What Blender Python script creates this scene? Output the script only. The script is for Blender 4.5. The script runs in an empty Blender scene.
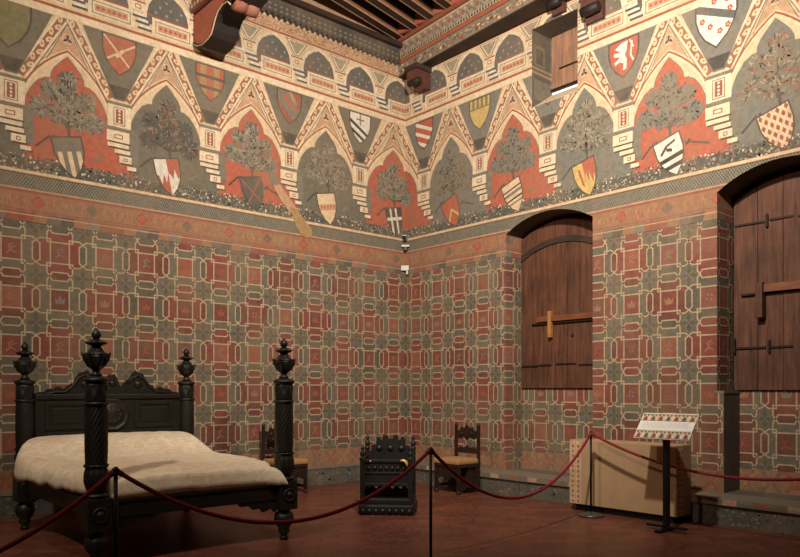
import bpy, bmesh, math, random
from mathutils import Vector, Matrix
from mathutils.geometry import tessellate_polygon
random.seed(7)
PI = math.pi
C = bpy.context.scene.collection
sin, cos = math.sin, math.cos

# ------------------------------------------------------------------ camera
cam_data = bpy.data.cameras.new('camera')
cam = bpy.data.objects.new('camera', cam_data); C.objects.link(cam)
cam.location = (-8.45, -9.48, 1.5)
cam.rotation_euler = (PI/2, 0, -math.radians(41.3))
cam_data.sensor_width = 36.0
cam_data.lens = 36.0*730/800
cam_data.shift_y = (390-278.5)/800
bpy.context.scene.camera = cam

# ------------------------------------------------------------------ materials
def lin(c):
    return tuple(((x/12.92) if x <= .04045 else ((x+.055)/1.055)**2.4) for x in c)
def rgb(r, g, b): return lin((r/255, g/255, b/255))
def new_mat(name):
    m = bpy.data.materials.new(name); m.use_nodes = True
    nt = m.node_tree; nt.nodes.clear()
    out = nt.nodes.new('ShaderNodeOutputMaterial'); b = nt.nodes.new('ShaderNodeBsdfPrincipled')
    nt.links.new(b.outputs[0], out.inputs[0]); return m, nt, b
def ramp(nt, fac, stops):
    r = nt.nodes.new('ShaderNodeValToRGB'); nt.links.new(fac, r.inputs[0])
    while len(r.color_ramp.elements) < len(stops): r.color_ramp.elements.new(.5)
    for e, (p, c) in zip(r.color_ramp.elements, stops): e.position = p; e.color = (*c, 1)
    return r.outputs[0]
def noise(nt, scale, detail=4, rough=.6, coord='Object', stretch=None, dist=0):
    tc = nt.nodes.new('ShaderNodeTexCoord'); n = nt.nodes.new('ShaderNodeTexNoise')
    n.inputs['Scale'].default_value = scale; n.inputs['Detail'].default_value = detail
    n.inputs['Roughness'].default_value = rough; n.inputs['Distortion'].default_value = dist
    src = tc.outputs[coord]
    if stretch:
        mp = nt.nodes.new('ShaderNodeMapping'); mp.inputs['Scale'].default_value = stretch
        nt.links.new(src, mp.inputs[0]); src = mp.outputs[0]
    nt.links.new(src, n.inputs['Vector']); return n.outputs[0]
def mixc(nt, fac, a, b, blend='MIX'):
    m = nt.nodes.new('ShaderNodeMix'); m.data_type = 'RGBA'; m.blend_type = blend
    for sock, v in ((m.inputs[0], fac), (m.inputs[6], a), (m.inputs[7], b)):
        if isinstance(v, (float, int)): sock.default_value = v
        elif isinstance(v, tuple): sock.default_value = (*v, 1)
        else: nt.links.new(v, sock)
    return m.outputs[2]
def bump(nt, b, h, strength=.2, dist=.01):
    n = nt.nodes.new('ShaderNodeBump'); n.inputs['Strength'].default_value = strength
    n.inputs['Distance'].default_value = dist
    nt.links.new(h, n.inputs['Height']); nt.links.new(n.outputs[0], b.inputs['Normal'])
def sc(c, k): return tuple(min(1, x*k) for x in c)
def paint(name, c, wear=.35):
    """fresco pigment: uneven, rubbed and dusty"""
    m, nt, b = new_mat(name)
    dust = rgb(146, 122, 96)
    n1 = noise(nt, 1.3, 5, .65); n2 = noise(nt, 14, 5, .7)
    col = mixc(nt, ramp(nt, n2, [(.3, (0, 0, 0)), (.75, (1, 1, 1))]), sc(c, .74), sc(c, 1.2))
    f = ramp(nt, n1, [(.42, (0, 0, 0)), (.72, (wear, wear, wear))])
    col = mixc(nt, f, col, dust)
    n3 = noise(nt, 45, 3, .7)
    f3 = ramp(nt, n3, [(.56, (0, 0, 0)), (.7, (wear*.9, wear*.9, wear*.9))])
    col = mixc(nt, f3, col, sc(dust, .8))
    nt.links.new(col, b.inputs['Base Color']); b.inputs['Roughness'].default_value = .88
    b.inputs['Specular IOR Level'].default_value = .25
    bump(nt, b, n2, .15, .004)
    return m
def simple(name, c, rough=.6, metal=0, var=.25, scale=12, spec=.4, bumps=.1, stretch=None):
    m, nt, b = new_mat(name)
    n = noise(nt, scale, 5, .6, stretch=stretch)
    col = mixc(nt, ramp(nt, n, [(.3, (0, 0, 0)), (.7, (1, 1, 1))]), sc(c, 1-var), sc(c, 1+var))
    nt.links.new(col, b.inputs['Base Color']); b.inputs['Roughness'].default_value = rough
    b.inputs['Metallic'].default_value = metal; b.inputs['Specular IOR Level'].default_value = spec
    if bumps: bump(nt, b, n, bumps, .01)
    return m

PAL = dict(
    cream=rgb(218, 188, 150), pale=rgb(226, 202, 168), pink=rgb(196, 154, 120), red=rgb(180, 98, 76),
    field=rgb(114, 107, 92), fieldgrey=rgb(122, 118, 107), deep=rgb(82, 76, 68), blue=rgb(102, 98, 92), brown=rgb(152, 102, 80),
    line=rgb(160, 88, 64), ink=rgb(60, 56, 56), grey=rgb(126, 118, 102), leaf=rgb(132, 122, 104),
    leaflight=rgb(156, 146, 124), leafdark=rgb(92, 84, 76), tilered=rgb(136, 76, 66), tilebrown=rgb(120, 74, 64),
    tilegreen=rgb(116, 107, 90), tilegreendark=rgb(102, 94, 80), tileline=rgb(190, 168, 132), orange=rgb(160, 116, 88),
    ochre=rgb(172, 138, 92), yellow=rgb(206, 176, 108), hatch=rgb(92, 89, 80), olive=rgb(128, 120, 84), black=rgb(40, 38, 38),
    marble=rgb(88, 87, 78), white=rgb(222, 212, 194), rose=rgb(152, 92, 74), stone=rgb(96, 90, 80))
PM = {k: paint('fresco_'+k, v, .3 if k in ('cream', 'pale', 'white') else .5) for k, v in PAL.items()}
PKEYS = list(PAL)

def wood(name, c1, c2, rough=.5, scale=3, stretch=(1, 1, .08), spec=.4):
    m, nt, b = new_mat(name)
    n = noise(nt, scale*6, 6, .7, stretch=stretch, dist=.6)
    n2 = noise(nt, 2.2, 3, .6)
    col = mixc(nt, ramp(nt, n, [(.3, (0, 0, 0)), (.7, (1, 1, 1))]), c1, c2)
    col = mixc(nt, ramp(nt, n2, [(.35, (0, 0, 0)), (.7, (.5, .5, .5))]), col, sc(c1, .55))
    nt.links.new(col, b.inputs['Base Color']); b.inputs['Roughness'].default_value = rough
    b.inputs['Specular IOR Level'].default_value = spec
    bump(nt, b, n, .35, .006); return m
M_BED = wood('ebonised_walnut', rgb(24, 21, 16), rgb(42, 38, 29), .46, 5, (1, 1, .3), .45)
M_CHAIR = wood('dark_oak', rgb(34, 24, 20), rgb(60, 42, 32), .45, 5, (1, 1, .3))
M_SHUT = wood('shutter_wood', rgb(62, 37, 26), rgb(128, 80, 54), .7, 3)
M_SHUT2 = wood('light_shutter_wood', rgb(128, 92, 72), rgb(182, 136, 106), .7, 3)
M_BAR = wood('bar_wood', rgb(110, 62, 38), rgb(150, 92, 56), .6, 4, (.2, .2, 1))
M_BEAM = wood('ceiling_beam_wood', rgb(44, 32, 26), rgb(78, 56, 42), .7, 3, (.2, .2, 1))
M_CORBEL = wood('painted_corbel_wood', rgb(28, 22, 20), rgb(48, 36, 30), .6, 4)
M_IRON = simple('wrought_iron', rgb(58, 44, 36), .55, .6, .3)
M_BLACKMETAL = simple('black_painted_metal', rgb(26, 26, 26), .45, .3, .15)
M_BASEMETAL = simple('grey_metal_base', rgb(104, 100, 94), .4, .6, .15)
M_ROPE = simple('burgundy_rope', rgb(138, 30, 44), .75, 0, .25, 60)
M_SEAT = simple('tan_seat_cloth', rgb(176, 134, 84), .9, 0, .12, 40)
M_CLOTH = simple('beige_cover_cloth', rgb(182, 148, 110), .92, 0, .08, 5)
M_CLOTHSIDE = M_CLOTH
M_PLINTH = simple('black_plinth', rgb(22, 19, 18), .7)
M_YELLOW = simple('yellow_metal', rgb(240, 205, 110), .4, .35, .05)
M_WHITEP = simple('white_plastic', rgb(206, 200, 190), .4, 0, .04)
M_BLACKP = simple('black_plastic', rgb(20, 20, 22), .3, 0, .05)
M_SIGN = simple('printed_board', rgb(240, 236, 228), .5, 0, .02)
M_SIGNTEXT = simple('printed_text_grey', rgb(160, 152, 142), .6, 0, .02)
M_PLASTER = simple('plain_plaster', rgb(150, 120, 92), .9, 0, .15, 2)
M_STONE = simple('grey_stone', rgb(120, 112, 96), .85, 0, .25, 8)

def spread_mat():
    m, nt, b = new_mat('cream_damask')
    n = noise(nt, 9, 4, .6, dist=1.5); n2 = noise(nt, 60, 3, .6); n3 = noise(nt, 2.2, 3, .5)
    col = mixc(nt, ramp(nt, n, [(.44, (0, 0, 0)), (.56, (1, 1, 1))]), rgb(230, 208, 174), rgb(246, 228, 198))
    col = mixc(nt, ramp(nt, n3, [(.45, (0, 0, 0)), (.7, (.5, .5, .5))]), col, rgb(220, 184, 150))
    nt.links.new(col, b.inputs['Base Color']); b.inputs['Roughness'].default_value = .85
    b.inputs['Sheen Weight'].default_value = .2
    bump(nt, b, n2, .25, .006); return m
M_SPREAD = spread_mat()

def floor_mat():
    m, nt, b = new_mat('terracotta_tiles')
    tc = nt.nodes.new('ShaderNodeTexCoord'); mp = nt.nodes.new('ShaderNodeMapping')
    mp.inputs['Rotation'].default_value = (0, 0, math.radians(38))
    nt.links.new(tc.outputs['Object'], mp.inputs[0])
    br = nt.nodes.new('ShaderNodeTexBrick'); br.offset = .5
    br.inputs['Color1'].default_value = (*rgb(132, 74, 56), 1); br.inputs['Color2'].default_value = (*rgb(100, 56, 44), 1)
    br.inputs['Mortar'].default_value = (*rgb(78, 44, 34), 1)
    br.inputs['Scale'].default_value = 1; br.inputs['Mortar Size'].default_value = .006
    br.inputs['Brick Width'].default_value = .34; br.inputs['Row Height'].default_value = .17
    nt.links.new(mp.outputs[0], br.inputs['Vector'])
    n = noise(nt, 1.6, 5, .65); n2 = noise(nt, 12, 4, .6)
    col = mixc(nt, ramp(nt, n, [(.35, (0, 0, 0)), (.7, (.6, .6, .6))]), br.outputs['Color'], rgb(84, 50, 40))
    col = mixc(nt, ramp(nt, n2, [(.4, (0, 0, 0)), (.75, (.35, .35, .35))]), col, rgb(150, 96, 74))
    nt.links.new(col, b.inputs['Base Color'])
    r = ramp(nt, n2, [(.3, (.3, .3, .3)), (.8, (.5, .5, .5))]); nt.links.new(r, b.inputs['Roughness'])
    b.inputs['Specular IOR Level'].default_value = .35
    bump(nt, b, br.outputs['Fac'], -.25, .003); return m
M_FLOOR = floor_mat()
def emis(name, c, s):
    m = bpy.data.materials.new(name); m.use_nodes = True; nt = m.node_tree; nt.nodes.clear()
    o = nt.nodes.new('ShaderNodeOutputMaterial'); e = nt.nodes.new('ShaderNodeEmission')
    e.inputs[0].default_value = (*c, 1); e.inputs[1].default_value = s
    nt.links.new(e.outputs[0], o.inputs[0]); return m
M_DAY = emis('daylight_glass', (.9, .95, 1), 1.6)

# ------------------------------------------------------------------ mesh helpers
class MB:
    def __init__(s): s.bm = bmesh.new()
    def quadpts(s, pts, mi=0, smooth=False):
        try: f = s.bm.faces.new([s.bm.verts.new(p) for p in pts])
        except ValueError: return
        f.material_index = mi; f.smooth = smooth; return f
    def box(s, x0, x1, y0, y1, z0, z1, mi=0, bev=0, M=None):
        if x0 > x1: x0, x1 = x1, x0
        if y0 > y1: y0, y1 = y1, y0
        if z0 > z1: z0, z1 = z1, z0
        vs = [s.bm.verts.new(((x0, x1)[i & 1], (y0, y1)[(i >> 1) & 1], (z0, z1)[i >> 2])) for i in range(8)]
        fs = [s.bm.faces.new([vs[i] for i in q]) for q in ((0, 2, 3, 1), (4, 5, 7, 6), (0, 1, 5, 4), (2, 6, 7, 3), (0, 4, 6, 2), (1, 3, 7, 5))]
        for f in fs: f.material_index = mi
        if bev:
            es = list({e for f in fs for e in f.edges})
            r = bmesh.ops.bevel(s.bm, geom=es, offset=bev, segments=2, affect='EDGES', profile=.6)
            vs = list({v for f in r['faces'] for v in f.verts} | {v for v in vs if v.is_valid})
            for f in r['faces']: f.material_index = mi
        if M is not None:
            for v in vs: v.co = M @ v.co
        return s
    def lathe(s, prof, n=24, cx=0, cy=0, mod=None, mi=0, axis='z', M=None, smooth=True):
        rings = []
        for r, z in prof:
            ring = []
            for k in range(n):
                a = 2*PI*k/n; rr = r*(mod(a, z) if mod else 1)
                p = Vector((cx+rr*cos(a), cy+rr*sin(a), z))
                if M is not None: p = M @ p
                ring.append(s.bm.verts.new(p))
            rings.append(ring)
        for a, b in zip(rings, rings[1:]):
            for k in range(n):
                f = s.bm.faces.new((a[k], a[(k+1) % n], b[(k+1) % n], b[k])); f.smooth = smooth; f.material_index = mi
        for ring, flip in ((rings[0], True), (rings[-1], False)):
            f = s.bm.faces.new(ring[::-1] if flip else ring); f.material_index = mi
        return s
    def tube(s, pts, r, n=8, mi=0, radii=None):
        pts = [Vector(p) for p in pts]; rings = []
        up = Vector((0, 0, 1))
        for i, p in enumerate(pts):
            d = (pts[min(i+1, len(pts)-1)]-pts[max(i-1, 0)]).normalized()
            u = up if abs(d.dot(up)) < .95 else Vector((1, 0, 0))
            a = d.cross(u).normalized(); b = d.cross(a).normalized()
            rr = radii[i] if radii else r
            rings.append([s.bm.verts.new(p+a*rr*cos(2*PI*k/n)+b*rr*sin(2*PI*k/n)) for k in range(n)])
        for a, b in zip(rings, rings[1:]):
            for k in range(n):
                f = s.bm.faces.new((a[k], a[(k+1) % n], b[(k+1) % n], b[k])); f.smooth = True; f.material_index = mi
        for ring in (rings[0][::-1], rings[-1]):
            f = s.bm.faces.new(ring); f.material_index = mi
        return s
    def prism(s, prof, lo, hi, plane='yz', mi=0, M=None):
        """prof = 2D outline; extruded between lo and hi along the third axis"""
        def P(a, b, t):
            v = Vector({'yz': (t, a, b), 'xz': (a, t, b), 'xy': (a, b, t)}[plane])
            return M @ v if M is not None else v
        A = [s.bm.verts.new(P(a, b, lo)) for a, b in prof]; B = [s.bm.verts.new(P(a, b, hi)) for a, b in prof]
        n = len(prof)
        for k in range(n):
            f = s.bm.faces.new((A[k], A[(k+1) % n], B[(k+1) % n], B[k])); f.material_index = mi
        tri = tessellate_polygon([[Vector((a, b, 0)) for a, b in prof]])
        for t in tri:
            for R in (A, B):
                try:
                    f = s.bm.faces.new([R[i] for i in t]); f.material_index = mi
                except ValueError: pass
        return s
    def build(s, name, mats, parent=None, recalc=True, bevel=0):
        if recalc: bmesh.ops.recalc_face_normals(s.bm, faces=s.bm.faces)
        me = bpy.data.meshes.new(name); s.bm.to_mesh(me); s.bm.free()
        for m in (mats if isinstance(mats, (list, tuple)) else [mats]): me.materials.append(m)
        o = bpy.data.objects.new(name, me); C.objects.link(o)
        if parent is not None: o.parent = parent
        if bevel:
            b = o.modifiers.new('bevel', 'BEVEL'); b.width = bevel; b.segments = 2; b.limit_method = 'ANGLE'
        return o
def tag(o, label=None, cat=None, group=None, kind=None):
    for k, v in (('label', label), ('category', cat), ('group', group), ('kind', kind)):
        if v: o[k] = v
    return o
def empty(name, loc=(0, 0, 0), rz=0, label=None, cat=None, group=None):
    o = bpy.data.objects.new(name, None); C.objects.link(o); o.location = loc; o.rotation_euler = (0, 0, rz)
    o.empty_display_size = .1
    return tag(o, label, cat, group)
def copy_tree(o, parent=None):
    c = o.copy(); C.objects.link(c)
    if parent is not None: c.parent = parent
    for ch in list(o.children): copy_tree(ch, c)
    return c

# ------------------------------------------------------------------ 2-D painting: convex pieces in unrolled wall coordinates (u, z)
CAN = []                                # (colour, layer, polygon)
def area(p): return .5*sum(p[i][0]*p[(i+1) % len(p)][1]-p[(i+1) % len(p)][0]*p[i][1] for i in range(len(p)))
def ccw(p): return p if area(p) > 0 else p[::-1]
class Canvas:
    def __init__(s): s.items = []
    def poly(s, col, pts, layer=1):
        pts = [tuple(p) for p in pts]
        if len(pts) <= 4: s.items.append((col, layer, ccw(pts))); return
        for t in tessellate_polygon([[Vector((a, b, 0)) for a, b in pts]]):
            q = [pts[i] for i in t]
            if abs(area(q)) > 1e-8: s.items.append((col, layer, ccw(q)))
    def conv(s, col, pts, layer=1): s.items.append((col, layer, ccw([tuple(p) for p in pts])))
    def rect(s, col, a, b, c, d, layer=1): s.items.append((col, layer, [(a, c), (b, c), (b, d), (a, d)]))
    def stroke(s, col, pts, w, layer=2, closed=False):
        pts = [Vector(p) for p in pts]; n = len(pts); h = w/2
        if closed: pts = pts+[pts[0]]
        for a, b in zip(pts, pts[1:]):
            d = b-a
            if d.length < 1e-6: continue
            d.normalize(); m = Vector((-d.y, d.x))*h; e = d*h*.8
            s.items.append((col, layer, ccw([tuple(a-e-m), tuple(b+e-m), tuple(b+e+m), tuple(a-e+m)])))
    def disc(s, col, u, z, r, layer=2, n=8, rz=None, rot=0):
        rz = rz or r
        P = []
        for k in range(n):
            a = 2*PI*k/n; x, y = r*cos(a), rz*sin(a)
            P.append((u+x*cos(rot)-y*sin(rot), z+x*sin(rot)+y*cos(rot)))
        s.conv(col, P, layer)
    def frame(s, col, a, b, c, d, w, layer=2):
        s.stroke(col, [(a, c), (b, c), (b, d), (a, d)], w, layer, True)

def clip_half(poly, a, b, keep_left=True):
    """part of a convex polygon on one side of the line a->b"""
    out = []; ex, ey = b[0]-a[0], b[1]-a[1]
    sg = 1 if keep_left else -1
    D = [sg*(ex*(p[1]-a[1])-ey*(p[0]-a[0])) for p in poly]
    n = len(poly)
    for i in range(n):
        p, q, dp, dq = poly[i], poly[(i+1) % n], D[i], D[(i+1) % n]
        if dp >= 0: out.append(p)
        if (dp > 0 and dq < 0) or (dp < 0 and dq > 0):
            t = dp/(dp-dq); out.append((p[0]+t*(q[0]-p[0]), p[1]+t*(q[1]-p[1])))
    return out if len(out) >= 3 and abs(area(out)) > 1e-8 else None
def inside(poly, hole):
    for i in range(len(hole)):
        poly = clip_half(poly, hole[i], hole[(i+1) % len(hole)])
        if not poly: return None
    return poly
def bb(p): xs = [q[0] for q in p]; ys = [q[1] for q in p]; return min(xs), max(xs), min(ys), max(ys)
def subtract(poly, hole, hb):
    b = bb(poly)
    if b[1] <= hb[0] or b[0] >= hb[1] or b[3] <= hb[2] or b[2] >= hb[3]: return [poly]
    out = []
    for i in range(len(hole)):
        a, c = hole[i], hole[(i+1) % len(hole)]
        o = clip_half(poly, a, c, False)
        if o: out.append(o)
        poly = clip_half(poly, a, c)
        if not poly: return out
    return out
def rectp(a, b, c, d): return [(a, c), (b, c), (b, d), (a, d)]
STEP = .0006
def emit(mb, canvas, fmap, clip=None, holes=(), base=0.0):
    hbs = [(h, bb(h)) for h in holes]
    cb = bb(clip) if clip else None
    for idx, (col, layer, p) in enumerate(canvas.items):
        layer = layer+(idx % 11)*.08
        if clip:
            b = bb(p)
            if b[1] <= cb[0] or b[0] >= cb[1] or b[3] <= cb[2] or b[2] >= cb[3]: continue
            if not (b[0] >= cb[0] and b[1] <= cb[1] and b[2] >= cb[2] and b[3] <= cb[3] and len(clip) == 4):
                p = inside(p, clip)
                if not p: continue
        ps = [p]
        for h, hb in hbs:
            ps = [r for q in ps for r in subtract(q, h, hb)]
        mi = PKEYS.index(col)
        for q in ps: mb.quadpts([fmap(u, z, base+layer*STEP) for u, z in q], mi)

# ---- openings in the right wall (u, z)
def arched(a, b, z0, zs, zt, n=14):
    """rectangle with a low segmental arch on top"""
    c = (a+b)/2; w = (b-a)/2; h = zt-zs; R = (w*w+h*h)/(2*h); th = math.asin(w/R)
    P = [(a, z0), (b, z0)]
    for k in range(n+1):
        t = th-2*th*k/n; P.append((c+R*sin(t), zt-R+R*cos(t)))
    return P
D1, D2, D3 = .38, .42, .46
W1 = arched(2.28, 3.80, .30, 3.84, 4.06)
W2 = arched(5.50, 6.95, 1.48, 3.82, 4.055)
W2L = rectp(5.58, 6.87, .30, 1.48)
W3 = rectp(2.77, 3.56, 5.60, 6.74)
HOLES = [W1, W2, W2L, W3]

# ------------------------------------------------------------------ the tile pattern
def tiles(cv, u0, u1, cu, pu, rows, seed=1):
    rnd = random.Random(seed); pz = .575
    hx, hz, w, w2 = .110, .128, .148, .088
    h, h2 = .166, .100
    z1, z2 = pz/2-.045, pz/2+.05
    a1, a2 = pu/2-.045, pu/2+.042
    k0 = math.floor((u0-cu)/pu)-1; k1 = math.ceil((u1-cu)/pu)+1
    T = 'tileline'; lw = .017
    for k in range(k0, k1+1):
        x = cu+k*pu
        if x < u0-pu/2 or x > u1+pu/2: continue
        for j, z in enumerate(rows, -1):
            A = (k+j) % 2 == 0
            arm = rnd.choice(['tilered', 'tilebrown', 'tilered']) if A else rnd.choice(['tilegreen', 'tilegreen', 'tilegreendark'])
            for sg in (1, -1):
                N = [(x-w, z+sg*hz), (x-w, z+sg*z1), (x-w2, z+sg*pz/2), (x+w2, z+sg*pz/2), (x+w, z+sg*z1), (x+w, z+sg*hz)]
                cv.conv(arm, N, 2)
                cv.stroke(T, [(x-w, z+sg*hz), (x-w, z+sg*z1), (x-w2, z+sg*z2), (x+w2, z+sg*z2), (x+w, z+sg*z1), (x+w, z+sg*hz)], lw, 5, True)
                E = [(x+sg*hx, z-h), (x+sg*a1, z-h), (x+sg*pu/2, z-h2), (x+sg*pu/2, z+h2), (x+sg*a1, z+h), (x+sg*hx, z+h)]
                cv.conv(arm, E, 2)
                cv.stroke(T, [(x+sg*hx, z-h), (x+sg*a1, z-h), (x+sg*a2, z-h2), (x+sg*a2, z+h2), (x+sg*a1, z+h), (x+sg*hx, z+h)], lw, 5, True)
            cv.rect(rnd.choice(['tilered', 'tilered', 'rose', 'tilebrown', 'tilered']), x-hx, x+hx, z-hz, z+hz, 3)
            # hexagons between neighbours
            cv.conv(rnd.choice(['tilebrown', 'tilegreendark', 'tilered']), [(x-w2-.03, z-pz/2), (x-w2, z-pz/2+.05), (x+w2, z-pz/2+.05), (x+w2+.03, z-pz/2), (x+w2, z-pz/2-.05), (x-w2, z-pz/2-.05)], 4)
            cv.conv(rnd.choice(['tilebrown', 'tilegreendark', 'tilebrown']), [(x+pu/2, z-h2-.03), (x+pu/2+.042, z-h2), (x+pu/2+.042, z+h2), (x+pu/2, z+h2+.03), (x+pu/2-.042, z+h2), (x+pu/2-.042, z-h2)], 4)
            # emblem in the square: crown, lion or rosette strokes
            e = rnd.choice(['orange', 'line', 'orange', 'leaf'])
            kind = (1, 0)[j % 2] if rnd.random() < .8 else 2
            if kind == 0:
                cv.poly(e, [(x-.05, z-.045), (x+.05, z-.045), (x+.062, z+.04), (x+.028, z), (x, z+.055), (x-.028, z), (x-.062, z+.04)], 5)
            elif kind == 1:
                cv.stroke(e, [(x-.05, z-.06), (x-.01, z-.02), (x-.03, z+.03), (x+.02, z+.055)], .018, 5)
                cv.stroke(e, [(x-.01, z-.02), (x+.045, z-.05)], .015, 5); cv.stroke(e, [(x+.0, z+.01), (x+.05, z+.03)], .013, 5)
            else:
                for t in range(4):
                    cv.disc(e, x+.035*cos(t*PI/2+.6), z+.035*sin(t*PI/2+.6), .017, 5, 6)
            # star tile on the diagonal
            X, Z = x+pu/2, z-pz/2
            sx, sz = pu/2-w-.015, pz/2-h-.015
            cv.poly('tilegreendark', [(X-sx, Z), (X-sx*.35, Z+sz*.35), (X, Z+sz*1.2), (X+sx*.35, Z+sz*.35), (X+sx, Z), (X+sx*.35, Z-sz*.35), (X, Z-sz*1.2), (X-sx*.35, Z-sz*.35)], 2)
            for t in range(4):
                cv.disc('grey', X+.05*cos(t*PI/2+PI/4), Z+.05*sin(t*PI/2+PI/4), .03, 3, 7, .014, t*PI/2+PI/4)
            cv.disc('orange', X, Z, .012, 3, 6)
ROWS = [3.75, 3.175, 2.60, 2.025, 1.45, .875, .30]

# ------------------------------------------------------------------ the frieze
PIERS = [-8.76, -7.49, -6.22, -4.95, -3.68, -2.37, -1.0, .48, 1.75, 3.06, 4.27, 5.52, 6.79, 8.06, 9.33]
fr = Canvas()
UMIN, UMAX = -9.4, 9.4
HEATER = [(-.5, .5), (-.25, .5), (0, .5), (.25, .5), (.5, .5), (.5, .12), (.43, -.14), (.28, -.36), (0, -.6), (-.28, -.36), (-.43, -.14), (-.5, .12)]
def shield(cv, cx, cz, w, h, design, rot=0, L=8):
    def T(x, y):
        X, Y = x*w, y*h; return (cx+X*cos(rot)-Y*sin(rot), cz+X*sin(rot)+Y*cos(rot))
    H = [(-.5, .5), (.5, .5), (.5, .1), (.42, -.15), (.27, -.38), (0, -.6), (-.27, -.38), (-.42, -.15), (-.5, .1)]
    Hc = ccw(H)
    def put(col, pts, l):
        pts = ccw(pts)
        tri = [pts] if len(pts) <= 4 else [ccw([pts[i] for i in t]) for t in tessellate_polygon([[Vector((a, b, 0)) for a, b in pts]])]
        for t in tri:
            q = inside(t, Hc)
            if q: cv.conv(col, [T(*p) for p in q], l)
    def bar(col, a, b, ww, l=L+2):
        d = Vector(b)-Vector(a); d.normalize(); m = Vector((-d.y, d.x))*ww/2
        put(col, [tuple(Vector(a)-m), tuple(Vector(b)-m), tuple(Vector(b)+m), tuple(Vector(a)+m)], l)
    big = [(x*1.1, y*1.08) for x, y in H]
    cv.conv('deep', [T(*p) for p in big], L)
    def base(c): cv.conv(c, [T(*p) for p in H], L+1)
    if design == 'pales':
        base('grey'); 
        for x in (-.33, 0, .33): bar('cream', (x, .12), (x, -.7), .16)
    elif design == 'zigzag':
        base('red'); put('white', [(-.6, .6), (.0, .6), (.0, .1), (-.12, -.2), (-.2, .05), (-.32, -.25), (-.4, .0), (-.6, .1)], L+2)
        put('white', [(.0, .1), (.1, .0), (.2, -.1), (.28, .2), (.38, -.1), (.5, 0), (.5, -.7), (0, -.7), (-.0, -.2)], L+2)
    elif design == 'saltire_dark':
        base('hatch'); bar('rose', (-.6, .6), (.6, -.6), .07); bar('rose', (.6, .6), (-.6, -.6), .07)
    elif design == 'letters':
        base('cream'); bar('pink', (-.6, .02), (.6, .02), .22)
        for i in range(5):
            x = -.36+.18*i; bar('red', (x, -.04), (x, .08), .05, L+3); bar('red', (x, .08), (x+.08, .02), .04, L+3)
    elif design == 'cross_dark':
        base('deep'); bar('white', (-.6, .1), (.6, .1), .12)
        for x in (-.2, .15): bar('white', (x, .6), (x, -.7), .12)
    elif design == 'chevron':
        base('red'); bar('yellow', (-.35, -.3), (0, .08), .1); bar('yellow', (.35, -.3), (0, .08), .1)
    elif design == 'bands':
        base('cream'); bar('ink', (-.6, .25), (.6, .25), .05); bar('grey', (-.6, .1), (.6, .1), .1); bar('ink', (-.6, -.1), (.6, -.1), .06); bar('grey', (-.6, -.25), (.6, -.25), .06)
    elif design == 'flames':
        base('yellow'); put('red', [(-.05, .6), (.6, .6), (.6, -.1), (.42, -.3), (.38, .05), (.28, -.3), (.2, .1), (.1, -.2), (.05, .15), (-.03, -.05)], L+2)
        put('red', [(-.3, .3), (-.2, .35), (-.12, -.3), (-.22, -.2)], L+2)
    elif design == 'eagle':
        base('white'); bar('ink', (-.6, -.08), (.6, -.08), .12); bar('ink', (-.6, -.33), (.6, -.33), .12)
        bar('ink', (-.35, .12), (-.05, .3), .08); bar('ink', (-.05, .3), (.3, .35), .06); bar('ink', (-.1, .2), (.1, .12), .09)
    elif design == 'check':
        base('cream')
        for i in range(-4, 5):
            for j in range(-5, 5):
                if (i+j) % 2 == 0:
                    put('rose', [(i*.14-.07, j*.14), (i*.14, j*.14+.09), (i*.14+.07, j*.14), (i*.14, j*.14-.09)], L+2)
    elif design == 'olive':
        base('olive')
    elif design == 'saltire_red':
        base('red'); bar('cream', (-.6, .6), (.6, -.6), .06); bar('cream', (.6, .45), (-.6, -.35), .06); bar('cream', (-.1, -.1), (.12, .15), .1)
    elif design == 'quarters':
        base('red')
        for x in (-.25, .25): bar('ochre', (x, .6), (x, -.7), .22)
        for y in (.15, -.2): bar('deep', (-.6, y), (.6, y), .1, L+3)
    elif design == 'faded':
        base('rose'); bar('grey', (-.6, .6), (.6, -.6), .5); bar('red', (-.3, .35), (.3, -.15), .12, L+3); bar('ochre', (0, .5), (.3, .1), .14, L+3)
    elif design == 'stripes':
        base('white'); 
        for k in (-.75, -.45, -.15): bar('ink', (-.6, .4+k), (.6, -.25+k), .12)
        bar('grey', (0, .5), (0, .05), .06); bar('grey', (-.2, .28), (.2, .28), .06)
    elif design == 'bends':
        base('red'); 
        for k in (.5, .15, -.2): bar('white', (-.6, .3+k-.3), (.6, -.2+k-.3), .13)
    elif design == 'yellow':
        base('yellow')
        for x in (-.32, -.1, .12, .34): bar('olive', (x, .5), (x, .15), .12)
        bar('grey', (-.6, .16), (.6, .16), .06)
    elif design == 'lion':
        base('red')
        put('white', [(-.1, .42), (.15, .45), (.12, .2), (.05, .05), (.12, -.1), (.1, -.38), (-.02, -.4), (0, -.2), (-.15, -.12), (-.3, -.2), (-.32, -.1), (-.12, .02), (-.34, .08), (-.34, .18), (-.1, .16), (-.3, .3)], L+2)
        bar('white', (.3, .4), (.25, 0), .06); bar('white', (.25, 0), (.35, -.2), .06); bar('white', (.35, .2), (.22, .45), .05)
    elif design == 'flowers':
        base('white'); bar('blue', (-.6, .42), (.6, -.1), .17)
        for x, y in ((-.05, .42), (.28, .38), (.35, .15), (-.35, .05), (-.15, -.12), (.1, -.28), (.3, -.2)):
            for t in range(5):
                q = [(x+.045*cos(t*1.257)+.032*cos(a), y+.045*sin(t*1.257)+.032*sin(a)) for a in (0, 1.05, 2.1, 3.14, 4.2, 5.2)]
                put('red', q, L+3)
ARCH_TR = [(0, 5.61), (.045, 5.565), (.1, 5.505), (.155, 5.44), (.19, 5.37), (.2, 5.30), (.26, 5.29), (.34, 5.24), (.42, 5.13), (.47, 5.02), (.5, 4.88), (.5, 4.80)]
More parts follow.
